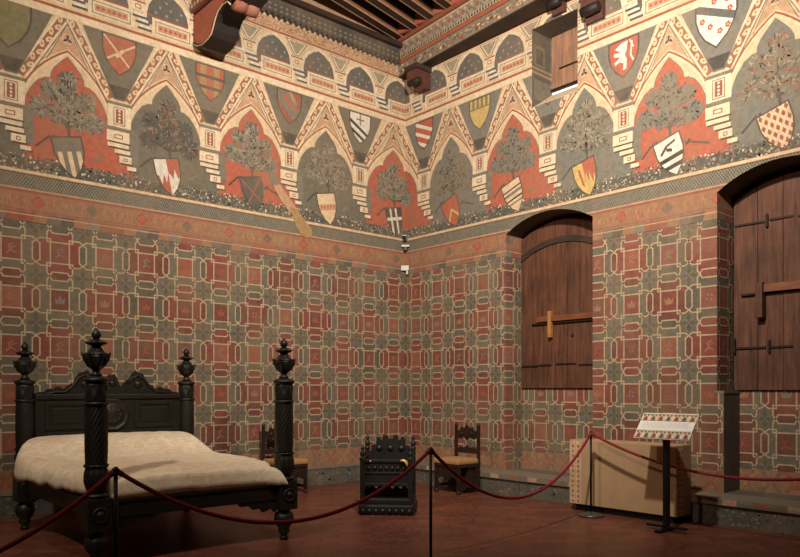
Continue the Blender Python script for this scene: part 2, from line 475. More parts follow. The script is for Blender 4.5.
ARCH_O = [(.565, 4.88), (.555, 4.98), (.525, 5.09), (.48, 5.19), (.42, 5.29), (.345, 5.39), (.26, 5.48), (.17, 5.56), (.08, 5.63), (0, 5.68)]
def tree(cv, a, z0, seed, tone, cl, L=5):
    rnd = random.Random(seed)
    cv.stroke(tone[1], [(a+.02, z0-.05), (a, z0+.4)], .03, L)
    for (dx, dz, r) in cl:
        cv.disc(tone[0], a+dx, z0+dz, r*.98, L, 14, r*.9)
        cv.stroke(tone[1], [(a, z0+dz*.4), (a+dx, z0+dz)], .03, L)
        n = 60
        base_ang = math.atan2(dz-.1, dx+1e-4)
        for i in range(n):
            q = rnd.random(); rr = r*math.sqrt(q); t = rnd.random()*2*PI
            x, z = a+dx+rr*cos(t), z0+dz+rr*sin(t)*.92
            ang = t+rnd.uniform(-.5, .5) if rnd.random() < .7 else base_ang
            l = rnd.uniform(.035, .075)
            cv.disc(rnd.choice(tone), x, z, l*.62, L+rnd.choice((1, 2)), 5, .011, ang)
CL7 = [(0, .66, .12), (0, .54, .12), (-.2, .5, .12), (.22, .44, .13), (-.3, .26, .14), (.3, .2, .14), (0, .36, .16), (-.1, .2, .12), (.14, .18, .12)]
CL5 = [(0, .64, .11), (-.05, .52, .13), (-.22, .4, .15), (.2, .4, .14), (-.26, .18, .14), (.28, .16, .15), (0, .25, .17), (0, .4, .15)]
ARCHES = [  # colour, tree tone, clusters, shield
    ('red', 'l', CL7, 'bands'), ('field', 'd', CL5, 'eagle'),
    ('red', 'l', CL7, 'pales'), ('field', 'dark', CL5, 'zigzag'), ('red', 'l', CL7, 'saltire_dark'), ('field', 'l', CL7, 'letters'),
    ('red', 'l', CL5, 'cross_dark'), ('fieldgrey', 'g', CL5, 'chevron'), ('red', 'g', CL7, 'bands'), ('fieldgrey', 'l', CL7, 'flames'),
    ('red', 'g', CL7, 'eagle'), ('fieldgrey', 'r', CL7, 'check'), ('red', 'g', CL7, 'pales'), ('field', 'l', CL5, 'zigzag')]
TONE = dict(l=('leaf', 'leafdark', 'leaflight', 'grey'), d=('leafdark', 'hatch', 'leaf'), dark=('hatch', 'deep', 'leafdark', 'hatch', 'leaf', 'brown'),
            g=('grey', 'leafdark', 'fieldgrey', 'leaf'), r=('grey', 'leafdark', 'leaf', 'leaflight', 'grey', 'rose'))
SHROT = [0, 0, .22, .2, .22, .2, .2, .4, .35, .25, .3, .3, 0, 0]
GABLE = ['bends', 'yellow', 'olive', 'saltire_red', 'quarters', 'faded', 'stripes', 'bends', 'yellow', 'chevron', 'lion', 'flowers', 'check', 'bends', 'yellow']
rnd = random.Random(3)
# grounds
fr.rect('cream', UMIN, UMAX, 4.86, 6.22, 0)
for i, (p0, p1) in enumerate(zip(PIERS, PIERS[1:])):
    a = (p0+p1)/2 if abs((p0+p1)/2+.26) > .1 else -.27
    col, tn, cl, sh = ARCHES[i]
    hw = (p1-p0)/2/.64
    fr.rect(col, p0+.13, p1+.13, 4.24, 4.86, 1)
    inner = [(a+x*hw, z) for x, z in ARCH_TR]+[(a-x*hw, z) for x, z in ARCH_TR[:0:-1]]
    fr.poly(col, inner, 2)
    fr.stroke('grey', inner[:len(ARCH_TR)-1], .012, 3); fr.stroke('grey', [(a-x*hw, z) for x, z in ARCH_TR[:-1]], .012, 3)
    for sg in (1, -1):
        fr.stroke('line', [(a+sg*x*hw, z) for x, z in ARCH_O], .02, 3)
        fr.stroke('pale', [(a+sg*(x-.03)*hw, z-.015) for x, z in ARCH_O[:-1]]+[(a, 5.64)], .018, 3)
        fr.stroke('pink', [(a+sg*(x+.035)*hw, z+.02) for x, z in ARCH_O[1:-1]]+[(a, 5.72)], .012, 3)
        # carved gable strip with a running scroll
        P0, P1 = Vector((a+sg*.045, 6.09)), Vector((a+sg*(.64*hw-.12), 5.27))
        fr.stroke('brown', [P0, P1], .08, 3)
        for t in range(9):
            q = P0.lerp(P1, (t+.5)/9)
            d = (P1-P0).normalized(); nrm = Vector((-d.y, d.x))
            q2 = q+nrm*(.018 if t % 2 else -.018)
            fr.disc('cream', q2.x, q2.y, .052, 5, 8, .031, math.atan2(d.y, d.x)+sg*.5*(1 if t % 2 else -1))
            fr.disc('line', q2.x, q2.y, .012, 6, 6)
        d = (P1-P0).normalized(); nrm = Vector((-d.y, d.x))*(.055*sg)
        fr.stroke('pale', [P0+nrm, P1+nrm], .026, 7); fr.stroke('pale', [P0-nrm, P1-nrm], .022, 7)
        fr.stroke('grey', [P0-nrm*1.35, P1.lerp(P0, .15)-nrm*1.35], .01, 7)
    # pink heart of the gable with its black leaf
    fr.poly('pink', [(a, 5.98), (a+.22, 5.56), (a+.12, 5.64), (a, 5.74), (a-.12, 5.64), (a-.22, 5.56)], 2)
    fr.stroke('grey', [(a-.24, 5.53), (a, 6.01), (a+.24, 5.53)], .01, 3)
    fr.disc('pink', a, 5.83, .078, 3, 12); fr.disc('pale', a, 5.83, .066, 4, 12); fr.disc('pink', a, 5.83, .058, 5, 12)
    for t in (PI/2, PI/2+2.1, PI/2-2.1):
        fr.disc('ink', a+.03*cos(t), 5.825+.03*sin(t), .032, 6, 7, .014, t)
    tree(fr, a+(.03 if i % 2 else 0), 4.66, 20+i, TONE[tn], cl)
    # small bird / animal strokes beside the tree
    fr.stroke('deep', [(a-.36, 4.44), (a-.24, 4.56), (a-.16, 4.6)], .025, 5)
    if i % 3 == 1:
        fr.stroke('leafdark', [(a+.22, 4.52), (a+.50, 4.43)], .022, 5); fr.disc('deep', a+.25, 4.51, .045, 6, 8, .022, .8); fr.disc('leaf', a+.22, 4.53, .03, 7, 7, .014, -.6)
    else:
        fr.disc('leaf', a+.36, 4.42, .05, 6, 9, .022, .4); fr.disc('leaf', a+.405, 4.455, .02, 6, 7); fr.stroke('leaf', [(a+.32, 4.41), (a+.27, 4.46)], .01, 6)
    fr.disc('leafdark', a-.2, 4.585, .03, 6, 8, .02); fr.disc('leaf', a-.19, 4.59, .012, 7, 6)
    shield(fr, a+.03, 4.395, .34, .44, sh, SHROT[i])
for i, p in enumerate(PIERS):
    # dark field between the gables
    hw = .46
    fr.conv('fieldgrey' if p > 0 else 'field', [(p-.07, 5.24), (p+.07, 5.24), (p+hw, 6.07), (p-hw, 6.07)], 8)
    fr.conv('deep', [(p-.06, 5.26), (p+.06, 5.26), (p+.14, 5.42), (p-.14, 5.42)], 9)
    big = GABLE[i] in ('flowers', 'olive')
    shield(fr, p+(-.03 if big else 0), 5.85 if big else 5.83, .47 if big else .41, .52 if big else .43, GABLE[i], 0, 10)
    # pier panel
    fr.rect('grey', p-.17, p+.17, 5.17, 5.21, 9); fr.rect('pale', p-.15, p+.15, 4.89, 5.17, 8)
    fr.frame('grey', p-.07, p+.07, 4.92, 5.14, .01, 10)
    fr.rect('rose', p-.045, p+.045, 4.94, 5.12, 10)
    for t in range(4): fr.disc('pale', p, 4.965+.044*t, .017, 11, 6)
    fr.rect('grey', p-.19, p+.2, 4.845, 4.885, 9)
    # stepped painted brackets
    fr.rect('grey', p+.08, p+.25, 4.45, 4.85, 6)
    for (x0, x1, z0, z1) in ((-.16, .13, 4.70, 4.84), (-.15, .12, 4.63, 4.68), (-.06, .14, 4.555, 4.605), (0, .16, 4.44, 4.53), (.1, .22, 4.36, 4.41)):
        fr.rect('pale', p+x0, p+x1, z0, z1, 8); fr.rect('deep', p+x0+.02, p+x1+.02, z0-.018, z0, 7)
    fr.frame('rose', p-.06, p+.04, 4.745, 4.79, .012, 9)
    fr.frame('rose', p+.06, p+.1, 4.465, 4.5, .01, 9)
    fr.stroke('brown', [(p+.16, 4.36), (p+.17, 4.18)], .02, 8)
# old ochre damage streak
fr.poly('leaf', [(-2.73, 4.78), (-2.62, 4.78), (-2.50, 4.56), (-2.62, 4.52), (-2.72, 4.64)], 10)
fr.poly('pink', [(-2.66, 4.56), (-2.54, 4.6), (-2.35, 4.40), (-2.22, 4.26), (-2.35, 4.2), (-2.5, 4.34)], 14)
fr.poly('ochre', [(-2.36, 4.3), (-2.22, 4.27), (-2.08, 4.12), (-1.97, 4.02), (-1.95, 3.9), (-2.05, 3.86), (-2.17, 3.9), (-2.26, 4.02)], 15)
# flowering meadow
fr.rect('hatch', UMIN, UMAX, 4.12, 4.27, 6)
for i in range(6000):
    u = rnd.uniform(UMIN, UMAX); z = 4.12+.19*rnd.random()**1.1
    fr.disc(rnd.choice(['leaf', 'grey', 'deep', 'blue', 'leaflight', 'leafdark', 'grey', 'hatch', 'pale', 'leaflight']), u, z, rnd.uniform(.007, .017), rnd.choice((6, 7)), 5)
# rope line, hatched band, ornament band, twisted moulding
fr.rect('orange', UMIN, UMAX, 4.075, 4.125, 12); fr.rect('cream', UMIN, UMAX, 4.085, 4.12, 13)
fr.rect('hatch', UMIN, UMAX, 3.90, 4.075, 1)
k = UMIN
while k < UMAX:
    fr.stroke('leaflight', [(k, 3.905), (k+.11, 4.07)], .006, 2); fr.stroke('leaflight', [(k+.11, 3.905), (k, 4.07)], .006, 3)
    k += .036
fr.rect('pink', UMIN, UMAX, 3.885, 3.905, 4)
fr.rect('rose', UMIN, UMAX, 3.62, 3.89, 1); fr.rect('orange', UMIN, UMAX, 3.655, 3.855, 2)
fr.rect('orange', UMIN, UMAX, 3.625, 3.645, 2)
k = 0; u = -9.1
while u < UMAX:
    c = ('tilegreen', 'red')[k % 2]
    fr.conv(c, [(u, 3.695), (u+.06, 3.755), (u, 3.815), (u-.06, 3.755)], 4)
    fr.conv('rose', [(u, 3.67), (u+.085, 3.755), (u, 3.84), (u-.085, 3.755)], 3)
    for j in range(22):
        x = u+.1+j*.02
        fr.stroke(rnd.choice(['ochre', 'ochre', 'red', 'brown']), [(x, 3.69+rnd.random()*.05), (x+rnd.uniform(-.03, .03), 3.74+rnd.random()*.03), (x+rnd.uniform(-.04, .04), 3.78+rnd.random()*.04)], .009, 3)
    for j in range(5): fr.rect('brown', u+.02+j*.13, u+.09+j*.13, 3.635, 3.645, 3)
    u += .635; k += 1
k = 0; u = UMIN
SEQ = ['rose', 'orange', 'tilegreen', 'hatch', 'orange', 'leaf', 'rose']
while u < UMAX:
    fr.poly(SEQ[k % 7], [(u, 3.50), (u+.155, 3.50), (u+.185, 3.62), (u+.03, 3.62)], 2); u += .155; k += 1
fr.rect('pink', UMIN, UMAX, 3.585, 3.6, 3); fr.rect('deep', UMIN, UMAX, 3.50, 3.512, 3)
# loggia above
fr.rect('pale', UMIN, UMAX, 6.075, 6.12, 12); fr.rect('line', UMIN, UMAX, 6.165, 6.20, 12)
fr.rect('pale', UMIN, UMAX, 6.12, 6.165, 12)
fr.rect('cream', UMIN, UMAX, 6.2, 7.5, 0)
LOG = [-.17-.825*k for k in range(11)]+[.73+.805*k for k in range(11)]
for c in LOG:
    arch = [(.29, 6.36), (.29, 6.5), (.265, 6.62), (.2, 6.72), (.1, 6.79), (0, 6.83)]
    o = [(c+x, z) for x, z in arch]+[(c-x, z) for x, z in arch[-2::-1]]
    oo = [(c+x*1.2, z+.045*(z > 6.55)) for x, z in arch]+[(c-x*1.2, z+.045*(z > 6.55)) for x, z in arch[-2::-1]]
    fr.conv('grey', [(c+x*1.02, z) for x, z in [(q[0]-c, q[1]) for q in oo]], 1); fr.conv('pale', oo, 2)
    fr.conv('blue', o, 3)
    for i in range(3):
        for j in range(3):
            x = c-.17+.15*i+.06*(j % 2); z = 6.54+.085*j
            if abs(x-c) < .22-.09*j*(j > 1): fr.disc('leaflight', x, z, .019, 4, 6)
    # parapet box and small bracket
    fr.rect('rose', c-.29, c+.29, 6.475, 6.495, 4)
    fr.rect('pale', c-.22, c+.36, 6.235, 6.465, 5); fr.frame('grey', c-.17, c+.31, 6.27, 6.42, .012, 6); fr.rect('pink', c-.14, c+.28, 6.30, 6.39, 6)
    for j in range(6): fr.disc('red', c-.1+.068*j, 6.345, .026, 7, 6)
    fr.rect('pale', c+.33, c+.5, 6.49, 6.6, 5); fr.frame('rose', c+.38, c+.45, 6.52, 6.57, .01, 6)
    fr.rect('line', c+.31, c+.52, 6.6, 6.62, 6)
    for j, (x0, x1, z) in enumerate(((.36, .52, 6.43), (.4, .55, 6.36), (.43, .58, 6.285))):
        fr.rect('hatch', c+x0-.02, c+x1+.02, z-.03, z, 7); fr.rect('white', c+x0, c+x1, z, z+.03, 7)
    # spandrel
    m = c+.41
    fr.conv('grey', [(m-.2, 6.865), (m+.2, 6.865), (m+.045, 6.64), (m-.045, 6.64)], 3); fr.conv('pale', [(m-.175, 6.855), (m+.175, 6.855), (m+.035, 6.65), (m-.035, 6.65)], 4); fr.conv('leaflight', [(m-.14, 6.84), (m+.14, 6.84), (m+.02, 6.67), (m-.02, 6.67)], 5)
    for j in range(7): fr.disc('pink', m+rnd.uniform(-.07, .07), rnd.uniform(6.74, 6.83), .015, 6, 5)
fr.rect('line', UMIN, UMAX, 6.885, 6.91, 6)
fr.rect('pink', UMIN, UMAX, 6.915, 7.08, 1)
for i in range(1400):
    fr.disc(rnd.choice(['cream', 'ochre', 'rose']), rnd.uniform(UMIN, 0), rnd.uniform(6.93, 7.07), .012, 2, 5)
# skirting painting
fr.rect('orange', UMIN, UMAX, .28, .57, 1)
u = UMIN; k = 0
while u < UMAX:
    c = ['rose', 'ochre', 'tilegreen'][k % 3]
    fr.stroke(c, [(u-.09, .32), (u+.09, .53)], .03, 2); fr.stroke(c, [(u+.09, .32), (u-.09, .53)], .03, 2)
    fr.disc('red', u, .425, .035, 3, 6)
    for j in range(6): fr.disc(rnd.choice(['ochre', 'rose', 'brown']), u+rnd.uniform(-.1, .1), rnd.uniform(.31, .54), .018, 3, 5)
    u += .26; k += 1
fr.rect('grey', UMIN, UMAX, .27, .295, 3)

left_t = Canvas(); tiles(left_t, -9.2, 0, -.27, .5405, ROWS, 5)
right_t = Canvas(); tiles(right_t, 0, 9.2, .28, .513, ROWS, 6)
n1_t = Canvas(); tiles(n1_t, 2.2, 3.9, 2.63, .54, ROWS, 8)
n2_t = Canvas(); tiles(n2_t, 5.4, 7.1, 5.63, .48, ROWS, 9)
marb = Canvas()
for i in range(900):
    u = rnd.uniform(UMIN, UMAX)
    marb.disc(rnd.choice(['leaf', 'blue', 'hatch', 'grey', 'tilegreen']), u, rnd.uniform(.01, .26), rnd.uniform(.01, .035), 2, 6, None)

BG = Canvas()
BG.rect('tilegreen', -9.4, 9.4, .53, 3.52, 0)

def clipped(cv, *a, **k): emit(*((a[0], cv)+a[1:]), **k)
pmats = [PM[k] for k in PKEYS]

# ---- left wall
mb = MB()
fL = lambda u, z, o: (u, -o, z)
def solid(mb, poly_list, fmap, key, off=0):
    for p in poly_list: mb.quadpts([fmap(u, z, off) for u, z in p], PKEYS.index(key))
solid(mb, [rectp(-12.2, 0, 0, 7.9)], fL, 'pink', -.0004)
mb.box(-12.2, .3, .003, .3, 0, 7.9, PKEYS.index('stone'))
box0 = rectp(UMIN, 0, 0, 7.9)
emit(mb, BG, fL, rectp(UMIN, 0, .5, 3.52)); emit(mb, left_t, fL, rectp(-9.2, 0, .56, 3.505)); emit(mb, fr, fL, rectp(UMIN, 0, .27, 7.4))
solid(mb, [rectp(UMIN, 0, 0, .28)], fL, 'marble', .0003); emit(mb, marb, fL, rectp(UMIN, 0, 0, .28))
wl = tag(mb.build('wall_left', pmats, recalc=False), kind='structure')

# ---- right wall with window openings, reveals and parapets
mb = MB()
fR = lambda u, z, o: (-o, -u, z)
ps = [rectp(0, 13.2, 0, 7.9)]
for h in HOLES: ps = [r for q in ps for r in subtract(q, h, bb(h))]
solid(mb, ps, fR, 'pink', -.0004)
emit(mb, BG, fR, rectp(0, 9.4, .5, 3.52), HOLES); emit(mb, right_t, fR, rectp(0, 9.2, .56, 3.505), HOLES)
emit(mb, fr, fR, rectp(0, UMAX, .27, 7.4), HOLES)
def reveal(hole, depth, key='stone', skip=()):
    n = len(hole)
    for i in range(n):
        if i in skip: continue
        a, b = hole[i], hole[(i+1) % n]
        mb.quadpts([(0, -a[0], a[1]), (0, -b[0], b[1]), (depth, -b[0], b[1]), (depth, -a[0], a[1])], PKEYS.index(key))
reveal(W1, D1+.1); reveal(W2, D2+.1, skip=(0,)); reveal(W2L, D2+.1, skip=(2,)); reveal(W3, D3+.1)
# painted left-hand reveals
def reveal_paint(cv, a, depth, z0, z1):
    emit(mb, cv, lambda u, z, o: (u-a, -a-o-.0005, z), rectp(a, a+depth, z0, z1))
for a, z0, z1, t in ((2.28, .3, 3.5, n1_t), (5.50, 1.48, 3.5, n2_t)):
    dp = D1 if a < 3 else D2
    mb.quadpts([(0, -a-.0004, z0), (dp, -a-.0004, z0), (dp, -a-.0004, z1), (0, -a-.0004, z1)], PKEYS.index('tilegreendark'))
    sh = Canvas()
    for c, l, p in right_t.items: sh.items.append((c, l, p))
    if a < 3: emit(mb, right_t, lambda u, z, o: (u-2.28, -2.28-o-.0006, z), rectp(2.28, 2.28+dp, z0, z1))
    else: emit(mb, right_t, lambda u, z, o: (u-5.25, -5.5-o-.0006, z), rectp(5.25, 5.25+dp, z0, z1))
    emit(mb, fr, lambda u, z, o, a=a: (u-a, -a-o-.0005, z), rectp(a, a+dp, 3.5, 3.82))
RV = Canvas()  # upper window reveal: painted bands in darker tones that stand in for shade
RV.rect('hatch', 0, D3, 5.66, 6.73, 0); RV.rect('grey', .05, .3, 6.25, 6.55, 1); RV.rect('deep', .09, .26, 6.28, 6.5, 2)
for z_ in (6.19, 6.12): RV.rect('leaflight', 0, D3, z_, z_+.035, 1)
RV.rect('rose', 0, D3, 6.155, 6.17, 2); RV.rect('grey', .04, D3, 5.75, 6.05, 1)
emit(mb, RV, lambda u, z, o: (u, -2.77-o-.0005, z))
# parapets under the shutters
for (a, b, dp, cv, zt) in ((2.28, 3.80, D1, n1_t, 1.58), (5.58, 6.87, D2, n2_t, 1.50)):
    mb.box(dp+.003, dp+.1, -a, -b, .3, zt, PKEYS.index('tilegreen'))
    F2 = lambda u, z, o, dp=dp: (dp-o, -u, z)
    solid(mb, [rectp(a, b, .3, zt)], F2, 'tilegreen', 0)
    emit(mb, cv, F2, rectp(a, b, .56, zt)); emit(mb, fr, F2, rectp(a, b, .3, .57))
# wall body behind everything
mb.box(.62, .8, .3, -13.2, 0, 7.9, PKEYS.index('stone'))
# window 2 sill edge
mb.box(-.004, D2, -5.47, -5.585, 1.462, 1.49, PKEYS.index('grey'))
wr = tag(mb.build('wall_right', pmats, recalc=False), kind='structure')

# ---- other walls, floor, ceiling
tag(MB().box(-12.4, -12.2, -13.4, .3, 0, 7.9).build('wall_back', M_PLASTER), kind='structure')
tag(MB().box(-12.4, .8, -13.4, -13.2, 0, 7.9).build('wall_near', M_PLASTER), kind='structure')
tag(MB().box(-12.4, .8, -13.4, .3, -.2, 0).build('floor', M_FLOOR), kind='structure')
mb = MB(); mb.box(-12.4, .8, -13.4, .3, 7.72, 7.9, 0)
tag(mb.build('ceiling', simple('dark_ceiling_boards', rgb(58, 40, 30), .8)), kind='structure')

# window bench along the right wall
def bench():
    mb = MB()
    mb.box(-.43, -.0, 0, -13, 0, .22, 0); mb.box(-.46, -.0, 0, -13, .225, .30, 1)
    for i in range(60):
        y = -i*.17
        mb.box(-.4615, -.45, y, y-.15, .232, .292, [2, 3, 4, 1][i % 4])
    r = random.Random(4)
    for i in range(700):
        y = -r.uniform(0, 9); z = r.uniform(.01, .2); s = r.uniform(.008, .03)
        mb.quadpts([(-.431, y-s, z), (-.431, y, z-s*.7), (-.431, y+s, z), (-.431, y, z+s*.7)], r.choice([3, 5, 6]))
    return mb.build('trim_1', [PM['marble'], PM['grey'], PM['rose'], PM['tilegreen'], PM['pink'], PM['leaf'], PM['hatch']], recalc=False)
b = bench(); tag(b, kind='structure')
mb = MB(); mb.box(-12.2, -.46, 0, -.02, 0, .26, 0); mb.box(-12.2, -.46, 0, -.03, .26, .285, 1)
r = random.Random(9)
for i in range(700):
    x = r.uniform(-9, -.5); z = r.uniform(.01, .24); s = r.uniform(.01, .035)
    mb.quadpts([(x-s, -.0207, z), (x, -.0207, z-s*.7), (x+s, -.0207, z), (x, -.0207, z+s*.7)], r.choice([2, 3, 4]))
tag(mb.build('baseboard_left', [PM['marble'], PM['grey'], PM['leaf'], PM['blue'], PM['hatch']], recalc=False), kind='structure')

# scalloped cornice at the top of the left wall
mb = MB()
mb.box(-12.2, 0, -.0, -.08, 7.12, 7.34, 0); mb.box(-12.2, 0, -.0, -.16, 7.34, 7.42, 1)
for i in range(110):
    x = -.06-i*.10
    mb.prism([(x-.045, 7.125), (x, 7.07), (x+.045, 7.125)], -.01, -.075, 'xz', 0)
    for zz in (7.17, 7.24): mb.prism([(x-.03, zz), (x, zz-.022), (x+.03, zz), (x, zz+.022)], -.08, -.084, 'xz', 2)
tag(mb.build('trim_2', [PM['deep'], M_BEAM, PM['leaf']]), kind='structure')

# painted beam along the right wall (slightly out of parallel)
def rotz_about(ang, ox, oy): return Matrix.Translation((ox, oy, 0)) @ Matrix.Rotation(ang, 4, 'Z') @ Matrix.Translation((-ox, -oy, 0))
RB = rotz_about(-math.radians(3.8), -.16, 0)
mb = MB()
X0 = -.16
mb.box(X0, 1.4, 0, -13, 6.91, 7.10, 0, M=RB)
mb.box(X0-.02, 1.4, 0, -13, 7.10, 7.17, 1, M=RB)
mb.box(X0-.03, 1.4, 0, -13, 7.17, 7.44, 2, M=RB)
mb.box(X0-.07, 1.4, 0, -13, 7.44, 7.50, 1, M=RB)
r = random.Random(5)
for i in range(150):
    y = -i*.06-.02
    mb.box(X0-.05, X0-.03, y, y-.028, 7.17, 7.205, 6, M=RB)
mb.box(X0-.036, X0-.03, 0, -13, 7.165, 7.215, 3, M=RB); mb.box(X0-.034, X0-.03, 0, -13, 7.405, 7.425, 3, M=RB)
for i in range(55):
    y = -i*.16-.08
    for dy, z, s, c in ((0, 7.32, .05, 4), (.08, 7.29, .03, 5), (-.04, 7.37, .025, 3), (.05, 7.37, .02, 1), (.04, 7.25, .025, 5)):
        mb.prism([(y+dy-s, z), (y+dy, z-s*.8), (y+dy+s, z), (y+dy, z+s*.8)], X0-.034, X0-.03, 'yz', c, M=RB)
    for q in range(9):
        yy = y+r.uniform(-.08, .08); z = r.uniform(6.94, 7.07); s = r.uniform(.02, .045)
        mb.prism([(yy-s, z), (yy, z-s*.6), (yy+s, z), (yy, z+s*.6)], X0-.003, X0, 'yz', r.choice([1, 3, 4, 5, 2]), M=RB)
for v in mb.bm.verts:
    if v.co.x > .6: v.co.x = .6
bb_ = tag(mb.build('painted_wall_beam', [PM['leaf'], PM['line'], PM['leaflight'], PM['cream'], PM['rose'], PM['tilegreen'], PM['deep']]),
          'long painted ceiling beam with red and cream bands running along the window wall', 'beam')
# dark underside board of the beam
mb = MB(); mb.box(X0+.0, .6, -.02, -13, 6.885, 6.909, 0, M=RB)
for v in mb.bm.verts:
    if v.co.x > -.002: v.co.x = -.002
soff = mb.build('soffit_board', M_BEAM, bb_)
bb_['kind'] = 'structure'; bb_.name = 'trim_3'
for k_ in ('label', 'category'): del bb_[k_]

# joists running askew over the room, with painted edges
DJ = Vector((cos(math.radians(11)), sin(math.radians(11)), 0)); NJ = Vector((-DJ.y, DJ.x, 0))
def joist(yr, grp):
    """yr = where the joist meets the wall beam (x = -.2)"""
    mb = MB(); E = Vector((-.25, yr, 0)); w = .075
    L = 3.6
    if E.y > -.05: return
    S = E-DJ*L
    Mx = Matrix((( DJ.x, NJ.x, 0, S.x), (DJ.y, NJ.y, 0, S.y), (0, 0, 1, 0), (0, 0, 0, 1)))
    mb.box(0, L, -w, w, 7.50, 7.72, 0, M=Mx)
    mb.box(0, L, -w-.004, -w+.008, 7.494, 7.515, 1, M=Mx); mb.box(0, L, w-.008, w+.004, 7.494, 7.515, 1, M=Mx)
    mb.box(0, L, -w-.004, -w, 7.52, 7.55, 2, M=Mx); mb.box(0, L, w, w+.004, 7.52, 7.55, 3, M=Mx)
    o = mb.build('ceiling_joist', [M_BEAM, PM['pink'], PM['line'], PM['tilegreen'], PM['brown']])
    return tag(o, 'dark ceiling joist with thin red and cream edge lines, above the room corner', 'joist', 'painted ceiling joists')
for i in range(12): joist(-.12-.42*i, 'j')
# red coffer boards between joists close to the beam
k = 0
for i in range(11):
    y = -.12-.42*i-.21
    mb = MB(); E = Vector((-.25, y, 0)); S = E-DJ*.3
    Mx = Matrix(((DJ.x, NJ.x, 0, S.x), (DJ.y, NJ.y, 0, S.y), (0, 0, 1, 0), (0, 0, 0, 1)))
    mb.box(.22, .27, -.13, .13, 7.50, 7.715, 0, M=Mx); mb.box(.21, .22, -.13, .13, 7.64, 7.66, 1, M=Mx)
    o = tag(mb.build('coffer_board', [PM['red'], PM['cream']]), 'small red painted infill board between ceiling joists above the wall beam', 'board', 'red infill boards between joists')

# great transverse beam and its scrolled corbel on the left wall
BX0, BX1 = -3.93, -3.58
mb = MB()
mb.box(BX0-.03, BX1+.03, -.0, -13.2, 6.98, 7.72, 0); mb.box(BX0-.05, BX0-.03, -.0, -13.2, 7.0, 7.05, 1)
tag(mb.build('ceiling_beam', [M_BEAM, PM['line']]), 'massive dark crosswise ceiling beam resting on the scrolled corbel, at the top edge', 'beam')
cor = empty('corbel', (BX0+.24, 0, 6.2), 0, 'large scrolled wooden corbel with red painted side on the left wall', 'corbel')
prof = [(0, 6.70), (0, 6.27), (-.12, 6.19), (-.28, 6.15), (-.46, 6.165), (-.55, 6.20), (-.61, 6.27), (-.66, 6.35), (-.74, 6.43), (-.86, 6.465), (-1.0, 6.45), (-1.08, 6.38), (-1.12, 6.40), (-1.4, 6.45), (-1.4, 6.70)]
lo = lambda x: x-(BX0+.24)
P2 = [(y, z-6.2) for y, z in prof]
mb = MB(); mb.prism(P2, lo(BX0), lo(BX1), 'yz', 0)
ins = [(-.04, 6.66), (-.04, 6.31), (-.14, 6.24), (-.28, 6.2), (-.44, 6.21), (-.51, 6.24), (-.56, 6.31), (-.62, 6.39), (-.71, 6.48), (-.86, 6.52), (-1.02, 6.52), (-1.3, 6.5), (-1.3, 6.66)]
mb.prism([(y, z-6.2) for y, z in ins], lo(BX0)-.006, lo(BX0), 'yz', 1)
st = [tuple(Vector((lo(BX0)-.009, y, z-6.2))) for y, z in prof[1:12]]
mb.tube([(x, y, z+.025) for x, y, z in st], .009, 6, 2)
mb.build('bracket', [M_CORBEL, PM['red'], PM['cream']], cor)
mb = MB(); mb.box(lo(BX0)-.05, lo(BX1)+.05, 0, -1.5, .50, .62, 0); mb.box(lo(BX0)-.06, lo(BX0)-.05, 0, -1.5, .52, .60, 1)
for i in range(16): mb.prism([(-.05-i*.09, .56), (-.08-i*.09, .53), (-.11-i*.09, .56), (-.08-i*.09, .59)], lo(BX0)-.064, lo(BX0)-.06, 'yz', 2)
mb.box(lo(BX0)-.03, lo(BX1)+.03, 0, -1.6, .62, .775, 0)
mb.build('cap_moulding', [PM['line'], PM['grey'], PM['cream']], cor)
for k in (0, 1):
    mb = MB(); x0 = lo(BX0)+.0+k*.175
    Mx = Matrix.Translation((x0, -1.13, .215)) @ Matrix.Rotation(PI/2, 4, 'Y')
    mb.lathe([(.04, 0), (.085, .01), (.095, .085), (.085, .16), (.04, .17)], 24, M=Mx)
    mb.build('scroll_roll', PM['rose'], cor)

# small corbels on the right wall
def small_corbel(name, u, w, zt, zb, out, lab, mats, rz=0, loc=None):
    t = empty(name, loc or (0, -u, zb), rz, lab, 'corbel')
    h = zt-zb
    mb = MB(); mb.prism([(0, h), (0, .0), (-out*.35, -.0), (-out*.5, h*.28), (-out*.7, h*.38), (-out, h*.45), (-out, h)], -w/2, w/2, 'xz', 0)
    for v in mb.bm.verts: pass
    mb.build('bracket', mats[0], t)
    mb = MB(); Mx = Matrix.Translation((-out*.82, -w/2-.01, h*.36)) @ Matrix.Rotation(-PI/2, 4, 'X')
    mb.lathe([(.03, 0), (h*.19, .01), (h*.21, (w+.02)/2), (h*.19, w+.01), (.03, w+.02)], 20, M=Mx); mb.build('scroll_roll', mats[1], t)
    mb = MB(); mb.box(-out-.03, 0, -w/2-.03, w/2+.03, h, h+.08); mb.build('cap_moulding', mats[2], t)
    return t
small_corbel('corbel', 0, .24, 6.80, 6.52, .32, 'dark carved corbel in the room corner below the painted wall beam', (simple('reddish_dark_wood', rgb(92, 56, 46), .6), M_CORBEL, M_BEAM), rz=0, loc=(-.002, -.52, 6.52))
small_corbel('corbel', 2.86, .2, 7.0, 6.70, .2, 'dark round-ended corbel over the top of the small upper window', (simple('reddish_dark_wood', rgb(92, 56, 46), .6), M_CORBEL, M_BEAM), loc=(0, -3.28, 6.76))
small_corbel('corbel', 3.6, .26, 6.75, 6.42, .2, 'dark round-ended corbel just right of the small upper window', (simple('reddish_dark_wood', rgb(92, 56, 46), .6), M_CORBEL, M_BEAM), loc=(0, -3.87, 6.43))

